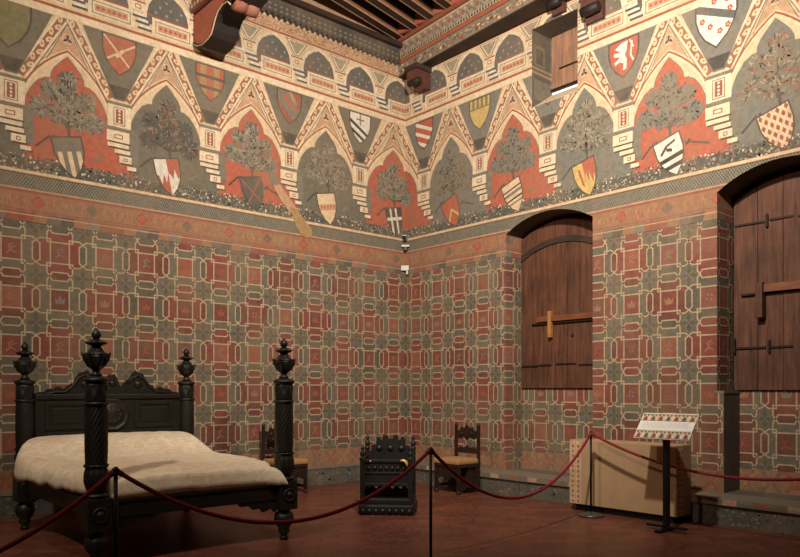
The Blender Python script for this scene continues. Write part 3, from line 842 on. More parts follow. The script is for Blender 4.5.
# ------------------------------------------------------------------ shutters
def shutter(name, u0, u1, z0, ztop, X, planks, mat, kind='structure', arch=None):
    """planks of one window's shutters; arch = function u -> top height"""
    root = empty(name, (X, -(u0+u1)/2, z0)); root['kind'] = 'structure'
    cu = (u0+u1)/2
    top = arch or (lambda u: ztop)
    mb = MB(); r = random.Random(int(u0*100))
    w = (u1-u0)/planks
    for i in range(planks):
        a = u0+i*w+.004; b = a+w-.008
        tx = r.uniform(0, .008)
        pr = [(-(a-cu), 0), (-(b-cu), 0)]+[(-(a+(b-a)*(1-t/4)-cu), top(a+(b-a)*(1-t/4))-z0) for t in range(5)]
        mb.prism(pr, -.035-tx, 0, 'yz', 0)
    mb.box(-.02, .0, -(u0-cu), -(u1-cu), 0, .05, 0)
    mb.build('plank_panel', mat, root)
    return root, cu
A1 = lambda u: W_top(2.28, 3.80, 3.80, 3.97, u)
def W_top(a, b, zs, zt, u):
    c = (a+b)/2; w = (b-a)/2; h = zt-zs; R = (w*w+h*h)/(2*h); return zt-R+math.sqrt(max(0, R*R-(u-c)**2))
def strap(root, cu, pts, z, thick=.022, z0=0):
    mb = MB()
    for a, b, dz in pts: mb.box(-.056, -.043, -(a-cu), -(b-cu), z-thick/2+dz, z+thick/2+dz)
    mb.build('strap_hinge', M_IRON, root)
s1, cu = shutter('window_1', 2.29, 3.79, 1.53, 3.9, D1, 7, M_SHUT, arch=lambda u: W_top(2.28, 3.80, 3.78, 3.99, u))
mb = MB()
z = 3.42-1.53
us = [2.31+k*.0735 for k in range(21)]
top_ = [(-(u-cu), W_top(2.28, 3.8, 3.52, 3.74, u)-1.53) for u in us]
mb.prism(top_+[(a, b-.085) for a, b in top_[::-1]], -.064, -.043, 'yz')
mb.build('rail', M_BEAM, s1)
mb = MB()
mb.box(-.10, -.05, -(2.62-cu), -(3.78-cu), .98, 1.06); mb.build('locking_bar', M_BAR, s1)
mb = MB(); mb.box(-.075, -.045, -(2.52-cu), -(3.76-cu), .945, .965); mb.box(-.075, -.045, -(3.70-cu), -(3.76-cu), .9, 1.3); mb.build('iron_rod', M_IRON, s1)
mb = MB(); mb.box(-.12, -.05, -(2.845-cu), -(2.90-cu), .74, 1.13, bev=.01); mb.build('wooden_latch', simple('pale_latch_wood', rgb(176, 120, 66), .6), s1)
strap(s1, cu, [(2.31, 2.62, 0), (2.64, 2.86, .01), (2.95, 3.3, .02), (3.34, 3.76, .0)], .33)
mb = MB(); mb.box(-.06, -.05, -(3.22-cu), -(3.26-cu), .74, .78, bev=.005); mb.build('stud', M_IRON, s1)

s2, cu = shutter('window_2', 5.52, 6.94, 1.50, 3.9, D2, 5, M_SHUT, arch=lambda u: W_top(5.5, 6.95, 3.78, 3.98, u))
strap(s2, cu, [(5.54, 5.92, 0), (5.94, 6.2, .01), (6.25, 6.6, 0)], 1.97)
mb = MB(); mb.box(-.075, -.05, -(5.9-cu), -(5.93-cu), 1.9, 2.05); mb.build('hinge_loop', M_IRON, s2)
strap(s2, cu, [(5.54, 5.9, 0), (5.92, 6.2, .0)], .5)
mb = MB(); mb.box(-.075, -.05, -(5.93-cu), -(5.955-cu), .44, .58); mb.box(-.075, -.05, -(5.53-cu), -(5.555-cu), .44, .62); mb.build('hinge_loop', M_IRON, s2)
mb = MB(); mb.box(-.105, -.05, -(5.88-cu), -(6.92-cu), 1.14, 1.23); mb.build('locking_bar', M_BAR, s2)
mb = MB(); mb.box(-.075, -.045, -(5.62-cu), -(5.85-cu), 1.12, 1.145); mb.build('iron_rod', M_IRON, s2)
mb = MB(); mb.box(-.15, -.05, -(5.82-cu), -(5.9-cu), .84, 1.25, bev=.01); mb.build('wooden_latch', M_SHUT, s2)

s3, cu = shutter('window_3', 2.80, 3.56, 5.935, 6.95, D3, 4, M_SHUT2)
strap(s3, cu, [(2.95, 3.55, 0)], .3)
mb = MB(); mb.box(-.05, -.03, -(2.79-cu), -(3.56-cu), 0, .035); mb.build('bottom_rail', M_IRON, s3)
mb = MB(); mb.box(.02, .05, .45, -.45, -.35, 1.1); mb.build('daylight_pane', M_DAY, s3)
mb = MB(); mb.prism([(0, 5.603), (D3+.06, 5.94), (D3+.06, 5.59), (0, 5.59)], -2.77, -3.56, 'xz')
tag(mb.build('trim_4', PM['pale']), kind='structure')

# ------------------------------------------------------------------ bed
BXL, BXR, BYF, BYH = -6.31, -4.48, -3.20, -.93
bed = empty('four_poster_bed', ((BXL+BXR)/2, (BYF+BYH)/2, 0), -.009,
            'black carved wooden four-poster bed with urn finials and crested headboard', 'bed')
hx, hy = (BXR-BXL)/2, (BYH-BYF)/2
def dense(prof, step=.012):
    out = [prof[0]]
    for (r0, z0), (r1, z1) in zip(prof, prof[1:]):
        n = max(1, int(abs(z1-z0)/step))
        for k in range(1, n+1): out.append((r0+(r1-r0)*k/n, z0+(z1-z0)*k/n))
    return out
def make_post():
    p = MB()
    foot = [(.03, 0), (.045, .01), (.045, .035), (.028, .05), (.055, .075), (.06, .1), (.05, .115), (.085, .16), (.1, .21), (.092, .26), (.06, .29), (.075, .31)]
    p.lathe(foot, 24)
    p.box(-.1, .1, -.1, .1, .31, .60, 0, bev=.012)
    p.lathe([(.085, .6), (.105, .605), (.105, .625), (.08, .635)], 24)
    cup = dense([(.06, .635), (.085, .68), (.1, .74), (.098, .80), (.085, .85), (.1, .86), (.1, .875)])
    p.lathe(cup, 48, mod=lambda a, z: 1+.05*cos(8*a))
    sh = dense([(.086, .875), (.09, 1.0), (.09, 1.25), (.086, 1.37)], .012)
    p.lathe(sh, 72, mod=lambda a, z: 1+.035*cos(16*(a-z*6.0)))
    p.lathe([(.088, 1.37), (.1, 1.375), (.1, 1.395), (.088, 1.4)], 32)
    p.lathe(dense([(.086, 1.4), (.09, 1.45), (.088, 1.54), (.084, 1.56)]), 48, mod=lambda a, z: 1+.05*cos(6*a)*sin((z-1.4)*40))
    p.lathe([(.085, 1.56), (.104, 1.57), (.108, 1.59), (.09, 1.605), (.05, 1.615), (.045, 1.62)], 32)
    return p
def make_finial():
    p = MB()
    p.lathe(dense([(.05, 1.62), (.028, 1.655), (.035, 1.67), (.075, 1.70), (.092, 1.745), (.098, 1.79)], .012), 48, mod=lambda a, z: 1+.07*cos(8*a)*min(1, (z-1.65)*20 if z > 1.65 else 0))
    p.lathe([(.098, 1.79), (.104, 1.80), (.07, 1.815), (.045, 1.85), (.03, 1.87)], 48, mod=lambda a, z: 1+.1*cos(8*a))
    p.lathe([(.03, 1.865), (.075, 1.885), (.085, 1.90), (.06, 1.91), (.028, 1.925)], 48, mod=lambda a, z: 1+.12*cos(6*a))
    p.lathe([(.02, 1.92), (.034, 1.945), (.04, 1.965), (.03, 1.99), (.012, 2.01), (.001, 2.022)], 20)
    for k in range(8):   # curled leaves standing off the urn
        a = 2*PI*k/8; d = Vector((cos(a), sin(a), 0))
        p.tube([tuple(d*.06+Vector((0, 0, 1.70))), tuple(d*.098+Vector((0, 0, 1.76))), tuple(d*.108+Vector((0, 0, 1.80))), tuple(d*.12+Vector((0, 0, 1.815)))], .01, 6, radii=[.012, .014, .011, .004])
    return p
post0 = make_post().build('post', M_BED, bed)
fin0 = make_finial().build('finial', M_BED, post0)
def rosette(d):
    p = MB()
    for sx, sy in ((1, 0), (0, 1)):
        pass
    Mx = Matrix.Translation((0, -.1, .46)) @ Matrix.Rotation(PI/2, 4, 'X')
    p.lathe([(.068, 0), (.066, .012), (.055, .016), (.05, .008), (.03, .008), (.026, .02), (.001, .024)], 28, M=Mx)
    return p
ros0 = rosette(0).build('rosette', M_BED, post0)
posts = [post0]
for i in range(3):
    posts.append(copy_tree(post0, bed))
for p, (sx, sy) in zip(posts, ((-1, -1), (1, -1), (1, 1), (-1, 1))): p.location = (sx*hx, sy*hy, 0)
# rails
def rail(x0, x1, y0, y1, along):
    mb = MB(); mb.box(x0, x1, y0, y1, .41, .56, 0, bev=.008)
    n = 40
    if along == 'x':
        mb.box(x0, x1, y0-.012, y1+.012, .545, .575, bev=.004)
        for s in (1, -1):       # carved brackets hanging near each post
            e = x0 if s > 0 else x1
            pr = [(e, .41), (e+s*.42, .41), (e+s*.38, .375), (e+s*.3, .38), (e+s*.25, .335), (e+s*.18, .345), (e+s*.14, .30), (e+s*.06, .33), (e, .28)]
            mb.prism(pr, y0+.01, y1-.01, 'xz')
    else:
        mb.box(x0-.012, x1+.012, y0, y1, .545, .575, bev=.004)
        for s in (1, -1):
            e = y0 if s > 0 else y1
            pr = [(e, .41), (e+s*.42, .41), (e+s*.38, .375), (e+s*.3, .38), (e+s*.25, .335), (e+s*.18, .345), (e+s*.14, .30), (e+s*.06, .33), (e, .28)]
            mb.prism(pr, x0+.01, x1-.01, 'yz')
    return mb
rail(-hx+.1, hx-.1, -hy-.03, -hy+.03, 'x').build('foot_rail', M_BED, bed)
for s in (-1, 1): rail(s*hx-.03, s*hx+.03, -hy+.1, hy-.1, 'y').build('side_rail', M_BED, bed)
# headboard
mb = MB(); w = hx-.095
mb.box(-w, w, hy-.03, hy+.03, .42, 1.42, 0); mb.box(-w, w, hy-.055, hy+.05, 1.40, 1.455, 0, bev=.01); mb.box(-w, w, hy-.045, hy+.04, .99, 1.03, 0, bev=.006)
hb = mb.build('headboard', M_BED, bed)
for s in (-1, 1):
    mb = MB(); a, b = sorted((s*.26, s*.72))
    mb.box(a, b, hy-.045, hy-.03, 1.06, 1.10, bev=.004); mb.box(a, b, hy-.045, hy-.03, 1.33, 1.37, bev=.004)
    mb.box(a, a+.04, hy-.045, hy-.03, 1.10, 1.33, bev=.004); mb.box(b-.04, b, hy-.045, hy-.03, 1.10, 1.33, bev=.004)
    mb.box(a+.07, b-.07, hy-.04, hy-.03, 1.13, 1.30, bev=.006)
    mb.build('panel_frame', M_BED, hb)
mb = MB(); Mx = Matrix.Translation((0, hy-.03, 1.215)) @ Matrix.Rotation(PI/2, 4, 'X')
mb.lathe([(.19, 0), (.188, .022), (.165, .026), (.155, .012), (.12, .012), (.11, .026), (.06, .04), (.001, .05)], 40, M=Mx, mod=lambda a, z: 1+.03*cos(10*a))
for k in range(10):
    a = 2*PI*k/10
    mb.lathe([(.001, .012), (.022, .02), (.018, .035), (.001, .042)], 10, M=Mx @ Matrix.Translation((.085*cos(a), .085*sin(a), 0)))
mb.build('medallion', M_BED, hb)
mb = MB()
def crest(x):
    ax = abs(x)
    z = 1.46+.20*math.exp(-((ax-.30)/.13)**2)+.05*max(0, 1-ax/.8)+.03*(math.exp(-((ax-.6)/.07)**2))
    z += .03*abs(sin(ax*30))+.012*abs(sin(ax*75))
    if ax < .09: z += .15*(1-(ax/.09)**2)
    if ax > w-.1: z = 1.46+(z-1.46)*max(0, (w-ax)/.1)
    return z
N = 90; pr = [(-w, 1.452)]+[(w-2*w*k/N if False else -w+2*w*k/N, crest(-w+2*w*k/N)) for k in range(N+1)]+[(w, 1.452)]
mb.prism(pr, hy-.025, hy+.025, 'xz')
for s in (-1, 1):
    mb.tube([(s*x, hy-.032, crest(x)-.035) for x in (.72, .62, .52, .44, .37, .3, .23, .18)], .014, 8)
    mb.lathe([(.001, 0), (.045, .005), (.04, .02), (.001, .03)], 16, M=Matrix.Translation((s*.3, hy-.025, 1.57)) @ Matrix.Rotation(PI/2, 4, 'X'))
mb.lathe([(.001, 0), (.035, .005), (.03, .02), (.001, .03)], 16, M=Matrix.Translation((0, hy-.025, 1.58)) @ Matrix.Rotation(PI/2, 4, 'X'))
mb.build('cresting', M_BED, hb)
mb = MB(); mb.box(-hx+.05, hx-.05, -hy+.05, hy-.06, .44, .62, 0, bev=.03); mb.build('mattress', simple('mattress_ticking', rgb(170, 140, 110), .9), bed)

# bedspread
def bedspread():
    mb = MB(); NX, NY = 70, 64; r = random.Random(2); V = []
    from mathutils import noise as mn
    for j in range(NY+1):
        v = j/NY; row = []
        # along the bed: foot hem rises to the top, then over the bolster
        L = v*2.72
        if L < .16: yb = -hy-.02-.02*(1-L/.16); top = .575+.17*math.sin(L/.16*PI/2); yy = yb
        else:
            yy = -hy-.02+(L-.16)/(2.72-.16)*(2*hy-.05)
            top = .745+.045*min(1, (L-.16)/.3)
        q = (yy+hy)/(2*hy)
        top += .235/(1+math.exp(-(q-.79)*20))
        if q > .95: top -= .06*(q-.95)/.05
        bul = max(0, sin(PI*min(1, max(0, (q-.05)/.9))))**.35
        W = hx-.115+.20*bul
        WL = hx-.115+.20*bul+.14*math.exp(-((q-.78)/.16)**2)
        for i in range(NX+1):
            t = -1+2*i/NX; s = abs(t); sg = 1 if t >= 0 else -1
            # cross-section: flat to .84, then rounding down to the hem
            Wr, W_ = W, (W if sg > 0 else WL)
            fk = max(0, 1-L/.34); W_ += .085*fk*(sg > 0)
            if s < .84: x = s/.84*(W_-.10); z = top-.012*(s/.84)**2
            else:
                a = (s-.84)/.16; x = W_-.10+.10*sin(min(1, a*1.3)*PI/2); z = top-.012-(top-.012-.60)*(1-cos(a*PI/2))**1.0
            if L < .16:
                z = min(z, top)
            p = Vector((x*sg, yy-(.10*fk*min(1, max(0, (s-.72)/.2)) if sg > 0 else 0), z))
            n = mn.noise(Vector((p.x*4, p.y*4, 3)))*.012+mn.noise(Vector((p.x*11, p.y*9, 7)))*.006
            if s > .84: n2 = mn.noise(Vector((sg*5, p.y*9, z*3)))*.022; p.x += sg*n2*((s-.84)/.16); p.z += mn.noise(Vector((sg*9, p.y*5, 1)))*.03*((s-.84)/.16)
            p.z += n
            if sg < 0: p.x -= .03*bul*s
            row.append(mb.bm.verts.new(p))
        V.append(row)
    for j in range(NY):
        for i in range(NX):
            f = mb.bm.faces.new((V[j][i], V[j][i+1], V[j+1][i+1], V[j+1][i])); f.smooth = True
    o = mb.build('bedspread', M_SPREAD)
    s = o.modifiers.new('solid', 'SOLIDIFY'); s.thickness = .012; s.offset = -1
    return o
bs = bedspread(); bs.location = bed.location; bs.rotation_euler = bed.rotation_euler
tag(bs, 'pale cream patterned bedspread draped over the four-poster bed', 'bedspread')

# ------------------------------------------------------------------ chairs (origin at floor centre, facing -y)
def make_chair():
    t = empty('side_chair')
    w, d = .25, .23
    for s in (-1, 1):
        mb = MB(); x = s*(w-.022)
        mb.box(x-.02, x+.02, d-.04, d, 0, .94, bev=.004)
        mb.lathe([(.022, .94), (.03, .955), (.024, .975), (.03, .99), (.001, 1.02)], 14, cx=x, cy=d-.02)
        mb.build('back_post', M_CHAIR, t)
        mb = MB(); mb.box(x-.022, x+.022, -d, -d+.045, 0, .42, bev=.004); mb.lathe([(.028, .0), (.034, .02), (.028, .05)], 12, cx=x, cy=-d+.022)
        mb.build('front_leg', M_CHAIR, t)
        mb = MB(); mb.box(x-.012, x+.012, -d+.045, d-.04, .08, .12, bev=.003); mb.build('stretcher', M_CHAIR, t)
    mb = MB()
    mb.prism([(-.2, .80), (.2, .80), (.2, .90), (.15, .885), (.11, .95), (.06, .925), (0, .985), (-.06, .925), (-.11, .95), (-.15, .885), (-.2, .90)], d-.035, d-.01, 'xz')
    mb.prism([(-.2, .80), (-.14, .765), (-.06, .795), (0, .75), (.06, .795), (.14, .765), (.2, .80)], d-.035, d-.01, 'xz')
    for x in (-.1, .1): mb.lathe([(.001, 0), (.035, .004), (.025, .014), (.001, .02)], 12, M=Matrix.Translation((x, d-.035, .85)) @ Matrix.Rotation(PI/2, 4, 'X'))
    mb.build('crest_rail', M_CHAIR, t)
    mb = MB(); mb.prism([(-.2, .56), (.2, .56), (.2, .62), (.12, .655), (.07, .63), (0, .68), (-.07, .63), (-.12, .655), (-.2, .62)], d-.035, d-.01, 'xz'); mb.build('back_rail', M_CHAIR, t)
    mb = MB(); mb.box(-w, w, -d-.005, d-.045, .38, .43, bev=.004); mb.build('seat_frame', M_CHAIR, t)
    mb = MB(); mb.box(-w-.005, w+.005, -d-.02, d-.045, .425, .50, bev=.025); mb.build('seat', M_SEAT, t)
    mb = MB(); mb.prism([(-w+.04, .38), (w-.04, .38), (w-.04, .2), (.1, .24), (.04, .18), (0, .22), (-.04, .18), (-.1, .24), (-w+.04, .2)], -d+.012, -d+.034, 'xz'); mb.build('front_panel', M_CHAIR, t)
    mb = MB(); mb.box(-w+.045, w-.045, 0, d-.045, .02, .38, bev=.004); mb.build('box_base', M_CHAIR, t)
    return t
ch = make_chair(); ch.location = (-.71, -1.95, 0); ch.rotation_euler = (0, 0, -PI/2)
tag(ch, 'dark wooden chair with tan seat standing in the corner by the window bench', 'chair', 'dark carved side chairs')
ch2 = copy_tree(ch); ch2.location = (-2.69, -.37, 0); ch2.rotation_euler = (0, 0, .0)
ch2['label'] = 'dark wooden chair against the left wall, half hidden behind the bed post'

# ------------------------------------------------------------------ carved stand with pinnacled posts
phi = math.atan2(.751, .66)   # looking direction of the camera in the floor plane
st = empty('carved_throne_chair', (-2.63, -2.64, 0), phi-PI/2-math.radians(6), 'small black carved wooden seat with pinnacled posts standing alone on the open floor', 'chair')
w, d = .29, .2
for sx in (-1, 1):
    for sy, h in ((-1, .83), (1, .93)):
        mb = MB(); mb.box(sx*w-.028, sx*w+.028, sy*d-.028, sy*d+.028, .14, h-.17, bev=.005)
        mb.lathe([(.036, h-.17), (.04, h-.155), (.02, h-.14), (.034, h-.11), (.03, h-.08), (.014, h-.06), (.024, h-.035), (.016, h-.015), (.001, h+.01)], 16, cx=sx*w, cy=sy*d)
        mb.build('post', M_BED, st)
mb = MB(); pr = [(-w, .55), (-w, .72), (-.24, .74), (-.24, .80), (-.19, .81), (-.19, .88), (-.17, .91), (-.135, .91), (-.12, .87), (-.10, .87), (-.095, .93), (-.045, .935), (-.035, .89), (.03, .89), (.035, .935), (.09, .93), (.10, .87), (.12, .87), (.135, .91), (.175, .91), (.18, .82), (.24, .80), (.24, .74), (w, .72), (w, .55)]
mb.prism([(-x, z) for x, z in pr], d-.02, d+.02, 'xz')
for x in (-.14, 0, .14): mb.lathe([(.001, 0), (.04, .005), (.03, .018), (.001, .022)], 14, M=Matrix.Translation((x, d-.02, .77)) @ Matrix.Rotation(PI/2, 4, 'X'))
mb.build('back_panel', M_BED, st)
mb = MB(); mb.box(-w+.02, w-.02, -d-.01, -d+.02, .36, .64, bev=.004); mb.box(-w-.02, w+.02, -d-.03, -d+.02, .63, .665, bev=.006); mb.box(-w-.02, w+.02, -d-.025, -d+.02, .345, .38, bev=.006); mb.box(-w+.02, w-.02, -d-.022, -d, .49, .51, bev=.004)
for k in range(7): mb.lathe([(.001, 0), (.026, .006), (.02, .016), (.001, .02)], 12, M=Matrix.Translation((-.21+.07*k, -d-.01, .56)) @ Matrix.Rotation(PI/2, 4, 'X'))
mb.build('front_panel', M_BED, st)
for s in (-1, 1):
    mb = MB(); mb.box(s*w-.015, s*w+.015, -d, d, .36, .68, bev=.004); mb.build('side_panel', M_BED, st)
mb = MB(); mb.box(-w, w, -d, d, .42, .45); mb.build('seat', M_BED, st)
mb = MB(); mb.box(-w, w, -.03, .03, .19, .29, bev=.01)
for k in range(5): mb.lathe([(.03, .19), (.045, .22), (.03, .26), (.04, .29), (.015, .34)], 12, cx=-.2+.1*k, cy=0)
mb.build('gallery_rail', M_BED, st)
mb = MB(); mb.box(-w-.05, w+.05, -d-.05, d+.05, .0, .13, bev=.03); mb.box(-w-.03, w+.03, -d-.03, d+.03, .12, .20, bev=.02)
for k in range(8): mb.lathe([(.001, 0), (.034, .005), (.026, .02), (.001, .026)], 12, M=Matrix.Translation((-.28+.08*k, -d-.05, .05)) @ Matrix.Rotation(PI/2, 4, 'X'))
mb.build('base', M_BED, st)
mb = MB(); mb.tube([(.2+.055*sin(a)*1.0, -d-.065, .60+.06*cos(a)) for a in [x*.25 for x in range(-2, 8)]], .01, 8, radii=[.006, .013, .017, .018, .018, .018, .018, .016, .012, .006])  # bright yellow crescent on the front panel
tag(mb.build('yellow_crescent', M_YELLOW, st), 'bright yellow crescent')
mb = MB(); mb.lathe([(.001, 0), (.013, .004), (.001, .012)], 12, M=Matrix.Translation((-.19, -d-.03, .645)) @ Matrix.Rotation(PI/2, 4, 'X')); tag(mb.build('stud', M_WHITEP, st), 'small pale stud')

# ------------------------------------------------------------------ covered chest
CX0, CX1, CY0, CY1 = -.80, -.462, -5.42, -4.0
che = empty('covered_chest', ((CX0+CX1)/2, (CY0+CY1)/2, 0), 0, 'long low display case under a beige cloth against the window bench, behind the sign', 'display case')
ax, ay = (CX1-CX0)/2, (CY1-CY0)/2
mb = MB(); mb.box(-ax+.05, ax-.01, -ay+.06, ay-.06, 0, .3, bev=.004); mb.build('plinth', M_PLINTH, che)
mb = MB(); mb.box(-ax, ax, -ay, ay, .085, .88, bev=.008)
from mathutils import noise as _mn
bmesh.ops.subdivide_edges(mb.bm, edges=mb.bm.edges[:], cuts=5, use_grid_fill=True)
for v in mb.bm.verts:
    n_ = _mn.noise(Vector((v.co.y*3, v.co.z*1.2, v.co.x)))*.008
    if v.co.x < -ax+.02 and v.co.z < .86: v.co.x -= abs(n_)
for f in mb.bm.faces: f.smooth = False
mb.build('cloth_cover', M_CLOTH, che)
def trimstrip(mb, P, w_, z0, z1):
    """two columns of red lozenges on a pale band; P maps (s, z, out) to a point"""
    def q(s0, s1, a, b, o, mi): mb.quadpts([P(s0, a, o), P(s1, a, o), P(s1, b, o), P(s0, b, o)], mi)
    q(0, w_, z0, z1, .0, 0)
    for s in (.02, w_/2-.008, w_-.03): q(s, s+.008, z0, z1, .0008, 2)
    for c in (w_*.28, w_*.73):
        z = z0+.03
        while z < z1-.03:
            mb.quadpts([P(c-.02, z, .001), P(c, z-.025, .001), P(c+.02, z, .001), P(c, z+.025, .001)], 1); z += .062
mb = MB(); trimstrip(mb, lambda s, z, o: (-ax-.011-o, ay-.01-s, z), .17, .09, .87); mb.build('trim_band', [PM['cream'], PM['red'], PM['pink']], che, recalc=False)
mb = MB(); trimstrip(mb, lambda s, z, o: (-ax+.02+s, -ay-.004-o, z), .13, .09, .87); mb.build('trim_band', [PM['cream'], PM['red'], PM['pink']], che, recalc=False)

# ------------------------------------------------------------------ lectern sign
lec = empty('information_stand', (-1.2, -5.52, 0), 0, 'black pedestal information stand with slanted printed panel showing painted arches', 'sign')
mb = MB()
mb.box(-.2, .2, -.03, .03, .0, .035, bev=.005); mb.build('foot_bar', M_BLACKMETAL, lec)
mb = MB(); mb.box(-.03, .03, -.22, .22, .035, .06, bev=.005); mb.build('foot_bar', M_BLACKMETAL, lec)
mb = MB(); mb.box(-.04, .04, -.022, .022, .05, 1.08, bev=.004); mb.build('pole', M_BLACKMETAL, lec)
tilt = math.atan2(.25, .21)
# panel: local s along -y, t up the slope
def PP(s, t, o):   # s -.37..+.37 to the viewer's right, t 0.. .31
    n = Vector((-sin(tilt), 0, cos(tilt)))
    p = Vector((-.13+t*cos(tilt), -s+.0, .985+t*sin(tilt)))+n*o
    return tuple(p)
mb = MB()
S, T = .315, .345
def slab(mb, s0, s1, t0, t1, o0, o1, mi):
    P = [PP(s, t, o) for o in (o0, o1) for (s, t) in ((s0, t0), (s1, t0), (s1, t1), (s0, t1))]
    vs = [mb.bm.verts.new(p) for p in P]
    for q in ((3, 2, 1, 0), (4, 5, 6, 7), (0, 1, 5, 4), (1, 2, 6, 5), (2, 3, 7, 6), (3, 0, 4, 7)):
        f = mb.bm.faces.new([vs[i] for i in q]); f.material_index = mi
slab(mb, -S, S, 0, T, -.012, 0, 0)
panel = mb.build('panel', [M_SIGN, M_SIGNTEXT], lec)
mb = MB(); slab(mb, -S, S, .115, .235, .0005, .0015, 0)
for k in range(6):
    z = .222-.014*k-.006
    r_ = random.Random(k); s = -.27
    while s < (.23 if k < 5 else 0):
        l = r_.uniform(.02, .06); slab(mb, s, min(s+l, .27), z-.0022, z+.0006, .0016, .002, 1); s += l+.008
mb.build('text_strip', [M_SIGN, M_SIGNTEXT], panel)
mb = MB()
def psl(pts, o, mi): mb.quadpts([PP(s, t, o) for s, t in pts], mi)
for t0, t1 in ((.005, .115), (.235, .34)):
    psl([(-S+.004, t0), (S-.004, t0), (S-.004, t1), (-S+.004, t1)], .0006, 0)
    n = 7; w_ = (2*S-.008)/n
    for k in range(n):
        c = -S+.004+w_*(k+.5); h = t1-t0
        psl([(c-w_*.5, t1-h*.12), (c, t1-h*.12), (c-w_*.25, t0+h*.55)], .0012, 1); psl([(c, t1-h*.12), (c+w_*.5, t1-h*.12), (c+w_*.25, t0+h*.55)], .0012, 1)
        psl([(c-w_*.3, t0+h*.06), (c+w_*.3, t0+h*.06), (c+w_*.26, t0+h*.4), (c, t0+h*.72), (c-w_*.26, t0+h*.4)], .0012, 2+(k % 2))
        psl([(c-w_*.12, t0+h*.2), (c+w_*.12, t0+h*.2), (c+w_*.1, t0+h*.5), (c-w_*.1, t0+h*.5)], .0018, 4)
    psl([(-S+.004, t0), (S-.004, t0), (S-.004, t0+.006), (-S+.004, t0+.006)], .002, 5)
mb.build('printed_frieze', [PM['pale'], PM['grey'], PM['red'], PM['fieldgrey'], PM['leafdark'], PM['line']], panel, recalc=False)

# ------------------------------------------------------------------ rope barrier
def make_stanchion():
    t = empty('stanchion')
    mb = MB(); mb.lathe([(.148, 0), (.155, .01), (.15, .026), (.06, .04), (.02, .055)], 32); mb.build('base', M_BASEMETAL, t)
    mb = MB(); mb.lathe([(.013, .04), (.013, .985)], 14); mb.build('pole', M_BLACKMETAL, t)
    mb = MB(); mb.lathe([(.013, .975), (.024, .98), (.024, .995), (.014, 1.0), (.012, 1.008)], 16); mb.build('cap_ring', M_BLACKMETAL, t)
    return t
SP = [(-6.73, -4.76), (-4.10, -4.93), (-1.02, -4.46)]
stl = ['black metal rope post in front of the bed, leftmost of the rope posts', 'black metal rope post in the open middle of the floor, near the lone carved seat', 'black metal rope post standing before the beige covered display case']
s0 = make_stanchion(); ss = [s0, copy_tree(s0), copy_tree(s0)]
for o, p, l in zip(ss, SP, stl): o.location = (*p, 0); tag(o, l, 'stanchion', 'rope barrier posts')
off_l = Vector((-9.49, -4.57, .985)); off_r = Vector((-1.09, -7.95, .985))
for q, l in ((off_l, 'black metal rope post at the far left end of the rope barrier, beyond the bed'), (off_r, 'black metal rope post at the right end of the rope barrier, beyond the sign')):
    o = copy_tree(s0); o.location = (q.x, q.y, 0); tag(o, l, 'stanchion', 'rope barrier posts')
def rope(A, B, sag, label, n=40):
    A, B = Vector(A), Vector(B)
    root = empty('barrier_rope', tuple(A)); tag(root, label, 'rope', 'burgundy barrier ropes')
    pts = []
    for k in range(n+1):
        u = k/n; p = A.lerp(B, u)-A; p.z -= 4*sag*u*(1-u); pts.append(tuple(p))
    mb = MB(); mb.tube(pts, .0155, 10); mb.build('rope_body', M_ROPE, root)
    for i, j in ((0, 1), (-1, -2)):
        a, b = Vector(pts[i]), Vector(pts[j]); d = (b-a).normalized()
        mb = MB(); mb.tube([tuple(a-d*.004), tuple(a+d*.05)], .019, 10); mb.build('end_cap', M_ROPE, root)
Z = .985
P = [Vector((x, y, Z)) for x, y in SP]
rope(off_l, P[0], .59, 'burgundy rope sagging from the leftmost rope post out of view at the lower left')
rope(P[0], P[1], .47, 'burgundy rope hanging between the post by the bed and the middle post')
rope(P[1], P[2], .58, 'burgundy rope hanging between the middle post and the post by the display case')
rope(P[2], off_r, .37, 'burgundy rope passing before the sign and leaving view at the right edge')

# ------------------------------------------------------------------ small devices in the corner
t = empty('security_camera', (-.07, -.07, 4.12), 0, 'small black and white security camera high in the room corner', 'camera')
rz = Matrix.Rotation(math.radians(-48), 4, 'Z') @ Matrix.Scale(.68, 4)
mb = MB(); mb.box(-.05, .05, -.05, .05, -.03, .06, bev=.008, M=rz); mb.box(-.06, .06, -.1, .05, .045, .065, bev=.004, M=rz); mb.build('housing', M_WHITEP, t)
mb = MB(); mb.tube([(0, 0, .0), (.0685, .0685, .0)], .012, 8); mb.build('mount', M_WHITEP, t)
mb = MB(); mb.lathe([(.001, 0), (.045, .005), (.05, .03), (.045, .05), (.001, .052)], 20, M=rz @ Matrix.Translation((0, -.05, .0)) @ Matrix.Rotation(PI/2, 4, 'X')); mb.build('lens', M_BLACKP, t)
t = empty('camera_bracket', (-.07, -.07, 3.99), 0, 'white metal wall bracket with dark knob just below the security camera', 'bracket')
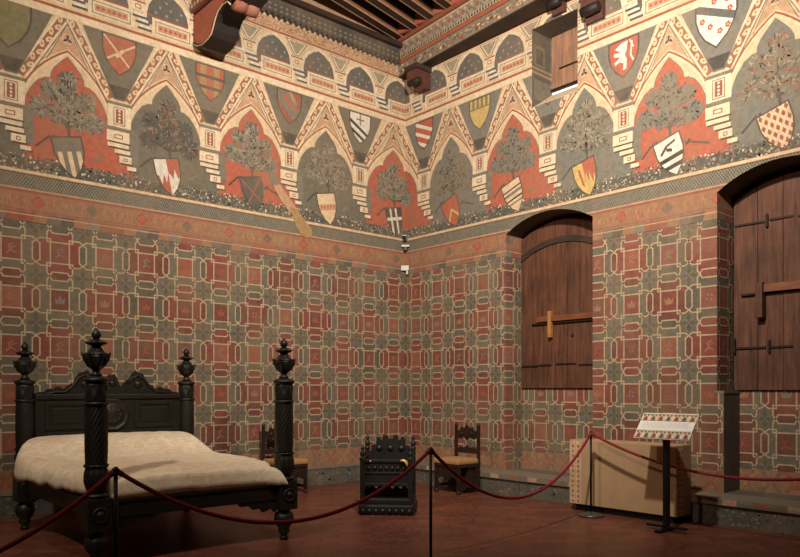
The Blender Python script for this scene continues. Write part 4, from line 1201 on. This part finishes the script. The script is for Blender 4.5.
mb = MB(); mb.box(-.085, .115, -.03, .03, -.03, .02, bev=.006, M=rz); mb.build('arm', M_WHITEP, t)
mb = MB(); mb.box(-.03, .06, -.045, .03, -.12, -.035, bev=.01, M=rz); mb.build('knob', M_BLACKP, t)
t = empty('alarm_sensor', (-.06, -.06, 3.61), 0, 'white box-shaped sensor lowest in the room corner above the tile painting', 'sensor')
mb = MB(); mb.box(-.1, .1, -.03, .04, -.07, .06, bev=.01, M=rz); mb.build('housing', M_WHITEP, t)
mb = MB(); mb.box(.03, .08, -.045, .03, -.17, -.075, bev=.01, M=rz); mb.build('junction_box', M_WHITEP, t)

# ------------------------------------------------------------------ light
def lamp(name, typ, loc, power, color, size=.3, target=None, **k):
    d = bpy.data.lights.new(name, typ); d.energy = power; d.color = color
    o = bpy.data.objects.new(name, d); C.objects.link(o); o.location = loc
    if typ == 'POINT': d.shadow_soft_size = size
    if typ == 'SPOT': d.shadow_soft_size = size; d.spot_size = k.get('angle', 2.4); d.spot_blend = k.get('blend', 1)
    if target: o.rotation_euler = (Vector(target)-Vector(loc)).to_track_quat('-Z', 'Y').to_euler()
    return o
WARM = (1, .80, .58)
lamp('main_lamp', 'SPOT', (-4.9, -6.4, 6.0), 2250, (1, .92, .82), .12, target=(-.3, -2.2, 5.3), angle=2.5, blend=1)
lamp('second_lamp', 'SPOT', (-9.8, -5.6, 6.2), 1050, (1, .87, .73), .15, target=(-4.5, 0, 5.3), angle=2.4, blend=1)
lamp('bed_fill_spot', 'SPOT', (-7.2, -5.2, 6.3), 260, (1, .90, .78), .12, target=(-5.4, -2.2, .7), angle=.62, blend=1)  # added fill spot to brighten the bedspread, no fixture known there
wd = bpy.data.worlds.new('world'); bpy.context.scene.world = wd; wd.use_nodes = True
wd.node_tree.nodes['Background'].inputs[0].default_value = (1, .82, .66, 1); wd.node_tree.nodes['Background'].inputs[1].default_value = .16
vs = bpy.context.scene.view_settings
vs.view_transform = 'Standard'; vs.look = 'None'; vs.gamma = 1; vs.exposure = 0; vs.use_curve_mapping = False
